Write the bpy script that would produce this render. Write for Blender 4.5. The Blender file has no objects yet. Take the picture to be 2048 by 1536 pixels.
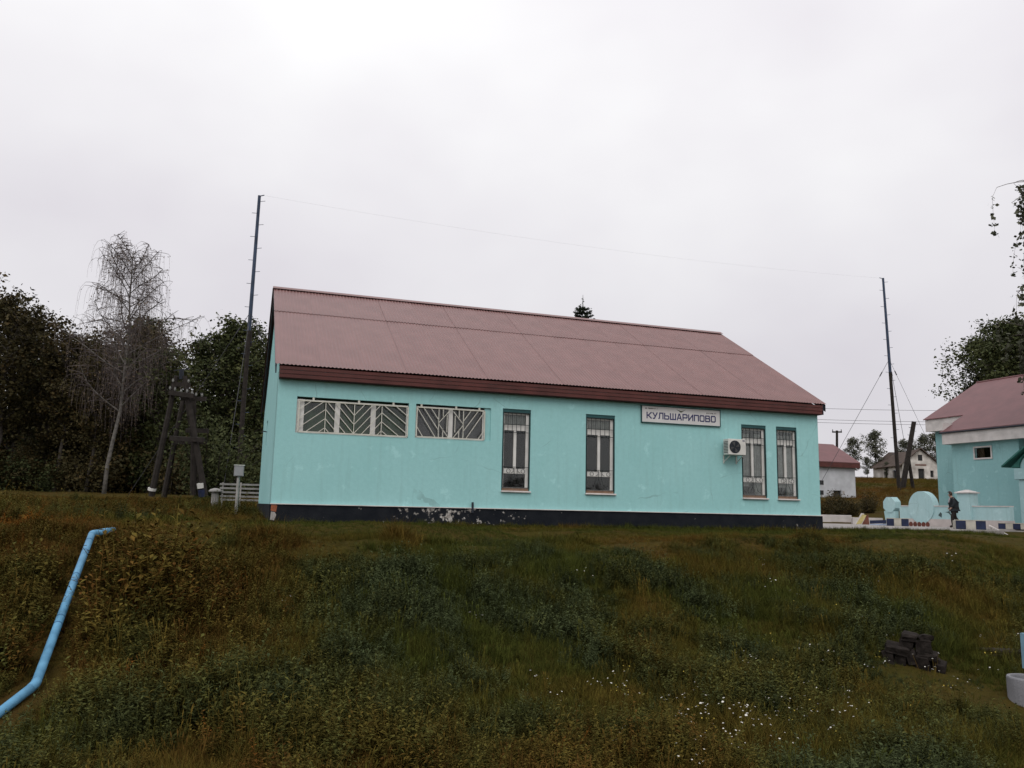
import bpy, bmesh, math, random
import numpy as np
from mathutils import Vector, Matrix
random.seed(7); RNG = np.random.default_rng(11)
sc = bpy.context.scene
COL = sc.collection
# ------------------------------------------------------------------ camera
FPX, YAW, PITCH, ROLL = 1626.8, 0.32271, 0.15172, 0.02229
CAM = np.array([-0.8616, -21.1025, 0.4805])
def _axes():
    f = np.array([math.sin(YAW)*math.cos(PITCH), math.cos(YAW)*math.cos(PITCH), math.sin(PITCH)])
    r = np.array([math.cos(YAW), -math.sin(YAW), 0.0]); u = np.cross(r, f)
    return r*math.cos(ROLL)+u*math.sin(ROLL), -r*math.sin(ROLL)+u*math.cos(ROLL), f
CR, CU, CF = _axes()
cam = bpy.data.cameras.new('camera'); camo = bpy.data.objects.new('camera', cam); COL.objects.link(camo)
cam.sensor_width = 36; cam.lens = FPX/2048*36; cam.clip_start = .1; cam.clip_end = 3000
camo.matrix_world = Matrix(((CR[0], CU[0], -CF[0], CAM[0]), (CR[1], CU[1], -CF[1], CAM[1]), (CR[2], CU[2], -CF[2], CAM[2]), (0, 0, 0, 1)))
sc.camera = camo
# ------------------------------------------------------------------ sky: low overcast
SUN_EL, SUN_AZ = math.radians(48), math.radians(205)      # azimuth clockwise from +Y
w = bpy.data.worlds.new('World'); sc.world = w; w.use_nodes = True
nt = w.node_tree; N = nt.nodes; L = nt.links; N.clear()
out = N.new('ShaderNodeOutputWorld'); bg = N.new('ShaderNodeBackground'); bg.inputs['Strength'].default_value = 0.1
sky = N.new('ShaderNodeTexSky'); sky.sky_type = 'NISHITA'; sky.sun_disc = False
sky.sun_elevation = SUN_EL; sky.sun_rotation = SUN_AZ
tc = N.new('ShaderNodeTexCoord'); mp = N.new('ShaderNodeMapping'); mp.inputs['Scale'].default_value = (1, 1, 1.6); mp.inputs['Location'].default_value = (47.95, 6.850, 1.950)
n1 = N.new('ShaderNodeTexNoise'); n1.inputs['Scale'].default_value = 1.15; n1.inputs['Detail'].default_value = 5; n1.inputs['Roughness'].default_value = .5
cr = N.new('ShaderNodeValToRGB')
cr.color_ramp.elements[0].position = .30; cr.color_ramp.elements[0].color = (.76, .725, .775, 1)
cr.color_ramp.elements[1].position = .60; cr.color_ramp.elements[1].color = (.99, .985, .99, 1)
sep = N.new('ShaderNodeSeparateXYZ'); ele = N.new('ShaderNodeMapRange')     # overcast: dimmer towards the horizon
ele.inputs['From Min'].default_value = 0; ele.inputs['From Max'].default_value = .55; ele.inputs['To Min'].default_value = 8.4; ele.inputs['To Max'].default_value = 11.0
mul = N.new('ShaderNodeVectorMath'); mul.operation = 'SCALE'
mix = N.new('ShaderNodeMix'); mix.data_type = 'RGBA'; mix.inputs[0].default_value = .95
L.new(tc.outputs['Generated'], mp.inputs['Vector']); L.new(mp.outputs[0], n1.inputs['Vector']); L.new(n1.outputs['Fac'], cr.inputs[0])
L.new(tc.outputs['Generated'], sep.inputs[0]); L.new(sep.outputs['Z'], ele.inputs['Value'])
L.new(cr.outputs[0], mul.inputs[0]); L.new(ele.outputs[0], mul.inputs['Scale'])
L.new(sky.outputs[0], mix.inputs[6]); L.new(mul.outputs[0], mix.inputs[7]); L.new(mix.outputs[2], bg.inputs['Color']); L.new(bg.outputs[0], out.inputs[0])
sl = bpy.data.lights.new('sun', 'SUN'); so = bpy.data.objects.new('sun', sl); COL.objects.link(so)
sl.energy = 1.2; sl.angle = math.radians(40); sl.color = (1, .97, .93)
sd = Vector((math.sin(SUN_AZ)*math.cos(SUN_EL), math.cos(SUN_AZ)*math.cos(SUN_EL), math.sin(SUN_EL)))
so.rotation_euler = sd.to_track_quat('Z', 'Y').to_euler()
sc.view_settings.view_transform = 'Standard'; sc.view_settings.look = 'None'; sc.view_settings.gamma = 1
sc.view_settings.use_curve_mapping = False; sc.view_settings.exposure = 0.0
sc.cycles.max_bounces = 5; sc.cycles.diffuse_bounces = 2; sc.cycles.glossy_bounces = 2; sc.cycles.transparent_max_bounces = 8

# ------------------------------------------------------------------ helpers
def ray(u, v): return CF + CR*(u-1024)/FPX - CU*(v-768)/FPX
def at(u, v, D): return CAM + ray(u, v)*D
def onY(u, v, Y): k = ray(u, v); return CAM + k*((Y-CAM[1])/k[1])
def onX(u, v, X): k = ray(u, v); return CAM + k*((X-CAM[0])/k[0])

def tag(o, label=None, cat=None, group=None, kind=None):
    if label: o['label'] = label
    if cat: o['category'] = cat
    if group: o['group'] = group
    if kind: o['kind'] = kind
    return o
def empty(name, loc, rz=0, label=None, cat=None, group=None):
    o = bpy.data.objects.new(name, None); COL.objects.link(o); o.empty_display_size = .2
    o.location = [float(a) for a in loc]; o.rotation_euler = (0, 0, rz)
    return tag(o, label, cat, group)
def link(name, me, parent=None, loc=(0, 0, 0), rot=(0, 0, 0), scale=(1, 1, 1)):
    o = bpy.data.objects.new(name, me); COL.objects.link(o); o.parent = parent
    o.location = [float(a) for a in loc]; o.rotation_euler = rot; o.scale = scale
    return o
def copy_tree(o, parent=None):
    c = o.copy(); COL.objects.link(c); c.parent = parent
    for ch in list(o.children): copy_tree(ch, c)
    return c

class MB:
    def __init__(s): s.v = []; s.f = []
    def add(s, vs, fs):
        b = len(s.v); s.v += [tuple(float(c) for c in p) for p in vs]; s.f += [tuple(b+i for i in q) for q in fs]; return s
    def box(s, a, b):
        (x0, y0, z0), (x1, y1, z1) = a, b
        return s.add([(x0, y0, z0), (x1, y0, z0), (x1, y1, z0), (x0, y1, z0), (x0, y0, z1), (x1, y0, z1), (x1, y1, z1), (x0, y1, z1)],
                     [(3, 2, 1, 0), (4, 5, 6, 7), (0, 1, 5, 4), (1, 2, 6, 5), (2, 3, 7, 6), (3, 0, 4, 7)])
    def quad(s, *p): return s.add(p, [tuple(range(len(p)))])
    def prism(s, pts, d):       # polygon swept by vector d
        n = len(pts); P = [np.array(p, float) for p in pts]; d = np.array(d, float)
        return s.add(P+[p+d for p in P], [tuple(range(n))[::-1], tuple(range(n, 2*n))]+[(i, (i+1) % n, n+(i+1) % n, n+i) for i in range(n)])
    def tube(s, pts, r, n=6, cap=True):
        P = [np.array(p, float) for p in pts]; m = len(P)
        R = [r]*m if np.isscalar(r) else list(r)
        vs = []; up = None
        for i in range(m):
            d = P[min(i+1, m-1)]-P[max(i-1, 0)]; d = d/(np.linalg.norm(d)+1e-9)
            if up is None: up = np.array([0, 0, 1.]) if abs(d[2]) < .9 else np.array([1., 0, 0])
            a = np.cross(d, up); a /= np.linalg.norm(a)+1e-9; b = np.cross(d, a); up = np.cross(a, d) if False else up
            for k in range(n):
                t = 2*math.pi*k/n; vs.append(P[i]+R[i]*(a*math.cos(t)+b*math.sin(t)))
        fs = [(i*n+k, i*n+(k+1) % n, (i+1)*n+(k+1) % n, (i+1)*n+k) for i in range(m-1) for k in range(n)]
        if cap: fs += [tuple(range(n))[::-1], tuple((m-1)*n+k for k in range(n))]
        return s.add(vs, fs)
    def bar(s, p, q, w, h=None, up=(0, 1, 0)):
        p = np.array(p, float); q = np.array(q, float); d = q-p; d /= np.linalg.norm(d)
        a = np.cross(d, np.array(up, float)); a /= np.linalg.norm(a)+1e-9; b = np.cross(a, d); h = h or w
        a = a*w/2; b = b*h/2
        return s.add([p-a-b, p+a-b, p+a+b, p-a+b, q-a-b, q+a-b, q+a+b, q-a+b], [(3, 2, 1, 0), (4, 5, 6, 7), (0, 1, 5, 4), (1, 2, 6, 5), (2, 3, 7, 6), (3, 0, 4, 7)])
    def mesh(s, mat, smooth=False, off=(0, 0, 0), bevel=0):
        me = bpy.data.meshes.new('m'); V = np.array(s.v)-np.array(off, float)
        me.from_pydata(V.tolist(), [], s.f); me.update()
        bm = bmesh.new(); bm.from_mesh(me); bmesh.ops.recalc_face_normals(bm, faces=bm.faces)
        if bevel: bmesh.ops.bevel(bm, geom=list(bm.edges), offset=bevel, segments=1, affect='EDGES')
        bm.to_mesh(me); bm.free()
        if smooth: me.shade_smooth()
        me.materials.append(mat); return me
    def build(s, name, mat, parent=None, smooth=False, world=True, bevel=0):
        off = parent_world(parent) if (parent is not None and world) else (0, 0, 0)
        return link(name, s.mesh(mat, smooth, off, bevel), parent)
def parent_world(p):
    o = np.zeros(3)
    while p is not None: o = o+np.array(p.location); p = p.parent
    return o

# ---- value noise for terrain and planting
_tab = np.random.default_rng(3).random((64, 64))
def vnoise(x, y, s, seed=0):
    x = np.asarray(x, float)/s+seed*7.31; y = np.asarray(y, float)/s+seed*3.77
    xi = np.floor(x).astype(int); yi = np.floor(y).astype(int); fx = x-xi; fy = y-yi
    fx = fx*fx*(3-2*fx); fy = fy*fy*(3-2*fy); g = lambda a, b: _tab[a % 64, b % 64]
    return (g(xi, yi)*(1-fx)+g(xi+1, yi)*fx)*(1-fy)+(g(xi, yi+1)*(1-fx)+g(xi+1, yi+1)*fx)*fy
def sstep(a, b, x): t = np.clip((np.asarray(x, float)-a)/(b-a), 0, 1); return t*t*(3-2*t)

# ---- materials
def newmat(name):
    m = bpy.data.materials.new(name); m.use_nodes = True; return m, m.node_tree, m.node_tree.nodes['Principled BSDF']
def M(name, col, rough=.8, var=.15, scale=3., bump=0., bscale=40., spec=.3, metal=0., col2=None, detail=6):
    m, t, p = newmat(name); n = t.nodes; l = t.links
    p.inputs['Roughness'].default_value = rough; p.inputs['Metallic'].default_value = metal; p.inputs['Specular IOR Level'].default_value = spec
    c = n.new('ShaderNodeTexCoord'); z = n.new('ShaderNodeTexNoise'); z.inputs['Scale'].default_value = scale; z.inputs['Detail'].default_value = detail
    r = n.new('ShaderNodeValToRGB'); e = r.color_ramp.elements
    lo = [a*(1-var) for a in col]; hi = [min(1, a*(1+var)) for a in (col2 or col)]
    e[0].position = .3; e[1].position = .7; e[0].color = (*lo, 1); e[1].color = (*hi, 1)
    l.new(c.outputs['Object'], z.inputs['Vector']); l.new(z.outputs['Fac'], r.inputs[0]); l.new(r.outputs[0], p.inputs['Base Color'])
    if bump:
        z2 = n.new('ShaderNodeTexNoise'); z2.inputs['Scale'].default_value = bscale; z2.inputs['Detail'].default_value = 8
        b = n.new('ShaderNodeBump'); b.inputs['Strength'].default_value = bump; b.inputs['Distance'].default_value = .02
        l.new(c.outputs['Object'], z2.inputs['Vector']); l.new(z2.outputs['Fac'], b.inputs['Height']); l.new(b.outputs[0], p.inputs['Normal'])
    return m
def noise(t, vec, scale, detail=6, rough=.55):
    z = t.nodes.new('ShaderNodeTexNoise'); z.inputs['Scale'].default_value = scale; z.inputs['Detail'].default_value = detail; z.inputs['Roughness'].default_value = rough
    t.links.new(vec, z.inputs['Vector']); return z.outputs['Fac']
def ramp(t, fac, stops):
    r = t.nodes.new('ShaderNodeValToRGB'); e = r.color_ramp.elements
    while len(e) < len(stops): e.new(.5)
    for i, (p, c) in enumerate(stops): e[i].position = p; e[i].color = (*c, 1) if len(c) == 3 else c
    t.links.new(fac, r.inputs[0]); return r.outputs[0]
def mixc(t, fac, a, b, mode='MIX'):
    x = t.nodes.new('ShaderNodeMix'); x.data_type = 'RGBA'; x.blend_type = mode
    for sock, val in ((x.inputs[0], fac), (x.inputs[6], a), (x.inputs[7], b)):
        if isinstance(val, (int, float)): sock.default_value = val
        elif isinstance(val, tuple): sock.default_value = (*val, 1) if len(val) == 3 else val
        else: t.links.new(val, sock)
    return x.outputs[2]
def math_(t, op, a, b=0.):
    x = t.nodes.new('ShaderNodeMath'); x.operation = op; x.use_clamp = False
    for s, v in ((x.inputs[0], a), (x.inputs[1], b)):
        if isinstance(v, (int, float)): s.default_value = v
        else: t.links.new(v, s)
    return x.outputs[0]

def wall_material(name, base, pale, rise=3.5, hue=.0):
    m, t, p = newmat(name); n = t.nodes; c = n.new('ShaderNodeTexCoord').outputs['Object']
    big = noise(t, c, .55, 5, .6); fine = noise(t, c, 9, 8, .65); pat = noise(t, c, 1.9, 6, .6)
    col = mixc(t, ramp(t, big, [(.3, (0, 0, 0)), (.72, (1, 1, 1))]), base, pale)
    col = mixc(t, ramp(t, fine, [(.35, (.0, .0, .0)), (.8, (.55, .55, .55))]), col, tuple(a*.86 for a in base))
    col = mixc(t, ramp(t, pat, [(.60, (0, 0, 0)), (.66, (.5, .5, .5))]), col, tuple(min(1, a*1.1+.04) for a in pale))
    # rain streaks and splashed dirt
    mpn = n.new('ShaderNodeMapping'); mpn.inputs['Scale'].default_value = (3.2, 3.2, .22); t.links.new(c, mpn.inputs['Vector'])
    st = noise(t, mpn.outputs[0], 2.2, 5, .6)
    col = mixc(t, ramp(t, st, [(.52, (0, 0, 0)), (.78, (.22, .22, .22))]), col, (.20, .33, .31))
    crk = n.new('ShaderNodeTexVoronoi'); crk.feature = 'DISTANCE_TO_EDGE'; crk.inputs['Scale'].default_value = .55; mpc = n.new('ShaderNodeMixRGB'); mpc.inputs[0].default_value = .12; t.links.new(c, mpc.inputs[1]); nzc = n.new('ShaderNodeTexNoise'); nzc.inputs['Scale'].default_value = 2.5; t.links.new(c, nzc.inputs['Vector']); t.links.new(nzc.outputs['Color'], mpc.inputs[2]); t.links.new(mpc.outputs[0], crk.inputs['Vector'])
    ck = math_(t, 'MULTIPLY', math_(t, 'LESS_THAN', crk.outputs['Distance'], .004), ramp(t, noise(t, c, .8, 3), [(.5, (0, 0, 0)), (.62, (.4, .4, .4))]))
    col = mixc(t, ck, col, (.16, .26, .25))
    t.links.new(col, p.inputs['Base Color']); p.inputs['Roughness'].default_value = .85; p.inputs['Specular IOR Level'].default_value = .2
    b = n.new('ShaderNodeBump'); b.inputs['Strength'].default_value = .35; b.inputs['Distance'].default_value = .012
    t.links.new(noise(t, c, 26, 8, .7), b.inputs['Height']); t.links.new(b.outputs[0], p.inputs['Normal']); return m
TEAL = wall_material('teal_plaster', (.295, .565, .56), (.345, .62, .62))
TEAL2 = wall_material('teal_plaster_station', (.27, .50, .51), (.33, .56, .57))
TEALF = wall_material('pale_teal_fence', (.38, .58, .60), (.46, .64, .66))
def plinth_material():
    m, t, p = newmat('plinth_black_paint'); n = t.nodes; tc_ = n.new('ShaderNodeTexCoord'); c = tc_.outputs['Object']
    sx = n.new('ShaderNodeSeparateXYZ'); t.links.new(c, sx.inputs[0]); x = sx.outputs['X']
    # more flaking about 3 to 7 m along the wall and a little near its far end
    d1 = math_(t, 'ABSOLUTE', math_(t, 'SUBTRACT', x, 4.6)); k1 = math_(t, 'MAXIMUM', math_(t, 'SUBTRACT', .20, math_(t, 'MULTIPLY', d1, .055)), 0.)
    d2 = math_(t, 'ABSOLUTE', math_(t, 'SUBTRACT', x, 15.3)); k2 = math_(t, 'MAXIMUM', math_(t, 'SUBTRACT', .12, math_(t, 'MULTIPLY', d2, .1)), 0.)
    fl = math_(t, 'ADD', noise(t, c, 6.5, 7, .62), math_(t, 'ADD', k1, k2))
    mask = ramp(t, fl, [(.715, (0, 0, 0)), (.75, (1, 1, 1))])
    chip = ramp(t, noise(t, c, 14, 5), [(.35, (.17, .15, .13)), (.6, (.5, .48, .45))])
    body = ramp(t, noise(t, c, 3, 6), [(.3, (.006, .008, .012)), (.75, (.016, .018, .022))])
    t.links.new(mixc(t, mask, body, chip), p.inputs['Base Color']); p.inputs['Roughness'].default_value = .75; p.inputs['Specular IOR Level'].default_value = .12
    b = n.new('ShaderNodeBump'); b.inputs['Strength'].default_value = .5; b.inputs['Distance'].default_value = .015
    t.links.new(noise(t, c, 18, 8, .65), b.inputs['Height']); t.links.new(b.outputs[0], p.inputs['Normal']); return m
PLINTH = plinth_material()
def roof_material(name, base, rough=.42):
    m, t, p = newmat(name); n = t.nodes; c = n.new('ShaderNodeTexCoord').outputs['Object']
    oi = n.new('ShaderNodeObjectInfo').outputs['Random']
    col = mixc(t, ramp(t, noise(t, c, 1.3, 6), [(.3, (0, 0, 0)), (.75, (1, 1, 1))]), tuple(a*.85 for a in base), tuple(a*1.18 for a in base))
    col = mixc(t, math_(t, 'MULTIPLY', oi, .12), col, (base[0]*1.25, base[1]*1.5, base[2]*1.5))
    col = mixc(t, ramp(t, noise(t, c, 7, 8, .7), [(.58, (0, 0, 0)), (.8, (.5, .5, .5))]), col, (.22, .17, .14))
    t.links.new(col, p.inputs['Base Color']); p.inputs['Roughness'].default_value = rough; p.inputs['Specular IOR Level'].default_value = .5
    return m
ROOF = roof_material('maroon_roof_sheet', (.19, .098, .092))
ROOF2 = roof_material('maroon_roof_station', (.15, .06, .062), .55)
FASCIA = M('maroon_fascia', (.085, .024, .02), .5, .25, 2.5, .2)
DARKMET = M('dark_navy_metal', (.02, .024, .035), .5, .2)
WHITEW = M('white_frame', (.62, .61, .58), .5, .10, 4)
CREAM = M('cream_grille', (.55, .54, .47), .55, .12, 6)
BLACKG = M('black_grille', (.015, .022, .024), .5, .2)
TEALD = M('dark_teal_trim_and_shade', (.02, .075, .078), .6, .2)
GREYIN = M('grey_interior', (.20, .19, .19), .9, .2, 2)
GREENIN = M('green_interior', (.07, .15, .06), .9, .3, 2)
DARKIN = M('dark_interior', (.03, .03, .03), .9, .2)
CURT = M('curtain_grey', (.42, .42, .40), .95, .25, 6)
WOODS = M('wood_sill', (.22, .14, .095), .7, .25, 5)
CONC = M('concrete', (.34, .32, .30), .9, .2, 3, .4)
PAVE = M('pavement_concrete', (.30, .28, .265), .9, .22, 1.2, .4, 20)
WHITEC = M('white_paint_concrete', (.62, .58, .56), .85, .14, 2.5, .3)
BLUEP = M('blue_paint', (.013, .020, .055), .6, .3, 4)
CREAMP = M('cream_paint', (.44, .41, .35), .7, .18, 4)
SIGNW = M('sign_white', (.58, .57, .56), .45, .06, 3)
SIGNB = M('sign_blue', (.025, .025, .10), .5, .1)
PLAST = M('ac_plastic', (.60, .59, .55), .5, .08, 5)
PIPEB = M('pipe_blue_paint', (.095, .28, .46), .6, .18, 5, .2, 30, col2=(.12, .31, .48))
WOODP = M('old_pole_wood', (.028, .023, .020), .9, .35, 5, .5, 25)
MASTB = M('mast_blue_grey', (.045, .065, .11), .55, .3, 2)
WIRE = M('wire_dark', (.05, .05, .055), .6, .1)
WIREF = M('wire_aluminium', (.33, .33, .34), .6, .1)
CERAM = M('porcelain', (.65, .65, .64), .3, .05)
BRICKD = M('weathered_dark_block', (.022, .018, .016), .95, .5, 9, .9, 30, spec=.08)
RUST = M('rust_red', (.12, .04, .03), .85, .3, 6)
def glass_mat():
    m, t, p = newmat('window_glass'); n = t.nodes; l = t.links; n.remove(p)
    o = n['Material Output']; tr = n.new('ShaderNodeBsdfTransparent'); tr.inputs[0].default_value = (.86, .88, .87, 1)
    gl = n.new('ShaderNodeBsdfGlossy'); gl.inputs['Roughness'].default_value = .04; gl.inputs[0].default_value = (.9, .9, .9, 1)
    fr = n.new('ShaderNodeFresnel'); fr.inputs[0].default_value = 1.5; mx = n.new('ShaderNodeMixShader')
    nz = n.new('ShaderNodeTexNoise'); nz.inputs['Scale'].default_value = 1.2; b = n.new('ShaderNodeBump'); b.inputs['Strength'].default_value = .06; b.inputs['Distance'].default_value = .1
    l.new(n.new('ShaderNodeTexCoord').outputs['Object'], nz.inputs['Vector']); l.new(nz.outputs['Fac'], b.inputs['Height']); l.new(b.outputs[0], gl.inputs['Normal'])
    l.new(fr.outputs[0], mx.inputs[0]); l.new(tr.outputs[0], mx.inputs[1]); l.new(gl.outputs[0], mx.inputs[2]); l.new(mx.outputs[0], o.inputs['Surface'])
    return m
GLASS = glass_mat()

# ------------------------------------------------------------------ terrain
def bank(y): return np.interp(y, [-400, -14, -12.2, -10.6, -8, -5.6, -4.2, -2.2, 0, 1], [-2.6, -2.42, -2.28, -1.95, -1.25, -.5, -.22, -.07, -.01, 0])
def terrain(x, y):
    x = np.asarray(x, float); y = np.asarray(y, float)
    ys = y-3.0*sstep(15, 27, x)-6.5*sstep(23.5, 29.5, x)*sstep(45, 37, x)
    z = np.where(ys < 1, bank(ys), 0.)
    dx, dy = x-CAM[0], y-CAM[1]; D = dx*math.sin(YAW)+dy*math.cos(YAW); A = np.degrees(np.arctan2(dx, np.maximum(dy, .1)))
    zl = np.interp(D, [22, 30, 50, 80, 150, 400, 2000], [0, .12, .85, 1.6, 3, 6, 20]); zr = np.interp(D, [47.5, 52, 60, 66, 76, 100, 130, 200, 400, 2000], [0, .55, 1.15, 1.5, 2.1, 4.2, 6.5, 9, 13, 25])+1.25*sstep(41.6, 43.6, A)*np.exp(-((D-66)/8.)**2)
    k = sstep(18, 34, A)
    z = z+np.where(y > .5, (zl*(1-k)+zr*k), 0.)*sstep(.5, 6, y)
    amp = np.where(y < -1.5, 1., .35)*np.where((x > 16) & (y > 2) & (D < 48), 0., 1.)*np.where((x > -1) & (x < 17) & (y > -1.2) & (y < 12), .1, 1)
    z = z+amp*((vnoise(x, y, 2.3, 1)-.5)*.28+(vnoise(x, y, .8, 2)-.5)*.11)
    return z
def nonuni(lo, hi, flo, fhi, step, grow=1.16, cap=60.):
    a = list(np.arange(flo, fhi+1e-6, step)); s = step; v = fhi
    while v < hi: s = min(s*grow, cap); v += s; a.append(v)
    s = step; v = flo; b = []
    while v > lo: s = min(s*grow, cap); v -= s; b.append(v)
    return np.array(b[::-1]+a)
gx = nonuni(-900, 1200, -9, 26, .28); gy = nonuni(-300, 1400, -15, 6, .25)
GX, GY = np.meshgrid(gx, gy); GZ = terrain(GX, GY); nx, ny = len(gx), len(gy)
me = bpy.data.meshes.new('ground')
idx = np.arange(nx*ny).reshape(ny, nx)
Fq = np.stack([idx[:-1, :-1], idx[:-1, 1:], idx[1:, 1:], idx[1:, :-1]], -1).reshape(-1, 4)
me.from_pydata(np.stack([GX, GY, GZ], -1).reshape(-1, 3).tolist(), [], Fq.tolist()); me.shade_smooth()
def ground_mat():
    m, t, p = newmat('ground_soil_turf'); c = t.nodes.new('ShaderNodeTexCoord').outputs['Object']
    a = ramp(t, noise(t, c, .35, 8, .6), [(.3, (.048, .048, .009)), (.5, (.068, .050, .011)), (.7, (.080, .046, .014))])
    a = mixc(t, ramp(t, noise(t, c, 5, 8, .7), [(.35, (0, 0, 0)), (.75, (.8, .8, .8))]), a, (.038, .027, .009))
    t.links.new(a, p.inputs['Base Color']); p.inputs['Roughness'].default_value = 1; p.inputs['Specular IOR Level'].default_value = .05
    b = t.nodes.new('ShaderNodeBump'); b.inputs['Strength'].default_value = .9; b.inputs['Distance'].default_value = .08
    t.links.new(noise(t, c, 4, 10, .75), b.inputs['Height']); t.links.new(b.outputs[0], p.inputs['Normal']); return m
me.materials.append(ground_mat()); g = link('ground', me); tag(g, 'grassy ground and bank rising to the turquoise building', 'ground', kind='structure')
# pavement round the station, with a real edge
pv = MB(); top = .035
pv.prism([(16.75, 3.12, -1.6), (25.2, 3.12, -1.6), (29.2, 4.6, -1.6), (30.4, 7.6, -1.6), (37.5, 7.6, -1.6), (39, 18, -1.6), (31, 19.2, -1.6), (24, 22.5, -1.6), (17, 22.5, -1.6)], (0, 0, 1.6+top))
p_ = pv.build('pavement', PAVE); tag(p_, 'pale worn concrete forecourt between the two turquoise buildings', 'pavement', kind='structure')

# ------------------------------------------------------------------ main building
BL, BW, PZ, EZ, RZ = 16.37, 11.11, .458, 3.95, 7.33
B = empty('station_building', (0, 0, 0), 0, 'long turquoise building with maroon corrugated gable roof on top of the grassy bank', 'building')
WIN = [(.47, 3.34, 2.25, 3.17), (3.53, 5.61, 2.27, 3.17), (5.95, 6.77, .94, 3.19), (8.43, 9.34, .94, 3.18), (13.56, 14.44, .94, 3.16), (14.81, 15.57, .94, 3.16)]
def wall_face(mb, o, ux, n, W_, z0, z1, ops, dep):
    o = np.array(o, float); ux = np.array(ux, float); n = np.array(n, float); up = np.array([0, 0, 1.])
    xs = sorted({0, W_}|{a for q in ops for a in q[:2]}); zs = sorted({z0, z1}|{a for q in ops for a in q[2:4]})
    P = lambda x, z, d=0: o+ux*x+up*z-n*d
    for i in range(len(xs)-1):
        for j in range(len(zs)-1):
            cx, cz = (xs[i]+xs[i+1])/2, (zs[j]+zs[j+1])/2
            if any(q[0] < cx < q[1] and q[2] < cz < q[3] for q in ops): continue
            mb.quad(P(xs[i], zs[j]), P(xs[i+1], zs[j]), P(xs[i+1], zs[j+1]), P(xs[i], zs[j+1]))
    for a, b, c_, d_ in ops:
        for (p, q) in (((a, c_), (b, c_)), ((b, c_), (b, d_)), ((b, d_), (a, d_)), ((a, d_), (a, c_))):
            mb.quad(P(*p), P(*q), P(*q, dep), P(*p, dep))
slope = (RZ-EZ)/(BW/2+.23)
zr_at = lambda y: EZ-.06+slope*(y+.23) if y <= BW/2 else EZ-.06+slope*(BW-y+.23)
wm = MB(); wall_face(wm, (0, 0, 0), (1, 0, 0), (0, -1, 0), BL, PZ, 3.86, WIN, .16)
wall_face(wm, (0, BW, 0), (0, -1, 0), (-1, 0, 0), BW, PZ, 3.86, [(BW-7.2, BW-6.3, 2.25, 3.15)], .16)
wm.quad((0, 0, 3.86), (0, BW, 3.86), (0, BW/2, RZ-.08))
wall_face(wm, (BL, 0, 0), (0, 1, 0), (1, 0, 0), BW, PZ, 3.86, [], .16); wm.quad((BL, 0, 3.86), (BL, BW, 3.86), (BL, BW/2, RZ-.08))
wall_face(wm, (BL, BW, 0), (-1, 0, 0), (0, 1, 0), BL, PZ, 3.86, [], .16)
wm.build('wall', TEAL, B)
MB().box((.3, 1.3, .0), (BL-.3, 1.4, 3.8)).build('interior_wall', DARKIN, B)
MB().box((.1, .16, .2), (BL-.1, 1.29, .3)).build('interior_floor', DARKIN, B)
pl = MB(); pl.box((-.035, -.04, -.7), (BL+.035, .3, PZ-.004)); pl.box((-.035, .302, -.7), (.3, BW+.03, PZ-.004)); pl.box((BL-.3, .302, -.7), (BL+.035, BW+.03, PZ-.004))
plo = pl.build('plinth', PLINTH, B)
MB().box((-.02, -.075, PZ-.002), (BL+.02, -.001, PZ+.018)).build('drip_ledge', WHITEC, B)
tag(MB().prism([(.0, -.046, .30), (.13, -.046, .27), (.15, -.046, .42), (.11, -.046, .45), (.01, -.046, .45)], (0, .02, 0)).build('exposed_brick', M('exposed_brick', (.30, .10, .05), .9, .4, 12), plo), 'orange brick showing through the black paint')
MB().prism([(.0, -.046, .08), (.1, -.046, .06), (.14, -.046, .2), (.1, -.046, .262), (.01, -.046, .275)], (0, .02, 0)).build('bare_mortar', CONC, plo)
MB().box((5.12, -.09, .34), (5.17, -.042, .62)).build('drain_stub', DARKMET, plo)
# roof
RF = empty('roof', (0, 0, 0)); RF.parent = B
def sheet_mesh(w_, l_, mat, amp=.011, wave=.1):
    nw = int(round(w_/wave))*6; xs = np.linspace(0, w_, nw+1); zz = amp*np.cos(2*math.pi*xs/wave)
    vs = [(x, 0, z) for x, z in zip(xs, zz)]+[(x, l_, z) for x, z in zip(xs, zz)]
    m_ = bpy.data.meshes.new('roof_sheet'); m_.from_pydata([tuple(map(float, v)) for v in vs], [], [(i, i+1, nw+2+i, nw+1+i) for i in range(nw)]); m_.shade_smooth(); m_.materials.append(mat); return m_
ang = math.atan(slope); sl_len = (BW/2+.27)/math.cos(ang); lo_len = sl_len*.66
ns = 15; sw = (BL+.26)/ns
mlo, mup = sheet_mesh(sw+.03, lo_len, ROOF), sheet_mesh(sw+.03, sl_len-lo_len+.12, ROOF)
for i in range(ns):
    for side in (0, 1):
        for mesh, s0, dz in ((mlo, 0, 0), (mup, lo_len-.12, .014)):
            jit = random.uniform(-.004, .004); dzz = dz+.003*(i % 2)+jit*.5
            yy = -.27+s0*math.cos(ang)-dzz*math.sin(ang); zz = EZ-.022+s0*math.sin(ang)+dzz*math.cos(ang)
            if side == 0: link('roof_sheet', mesh, RF, (-.13+i*sw, yy, zz), (ang, 0, random.uniform(-.0012, .0012)))
            else: link('roof_sheet', mesh, RF, (-.13+(i+1)*sw, BW-yy, zz), (ang, 0, math.pi))
rc = MB(); ry = BW/2
for s in (-1, 1): rc.prism([(-.15, ry, RZ+.075), (-.15, ry+s*.17, RZ+.075-.17*slope), (-.15, ry+s*.17, RZ+.067-.17*slope), (-.15, ry, RZ+.065)], (BL+.30, 0, 0))
rc.build('ridge_cap', ROOF, RF)
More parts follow.
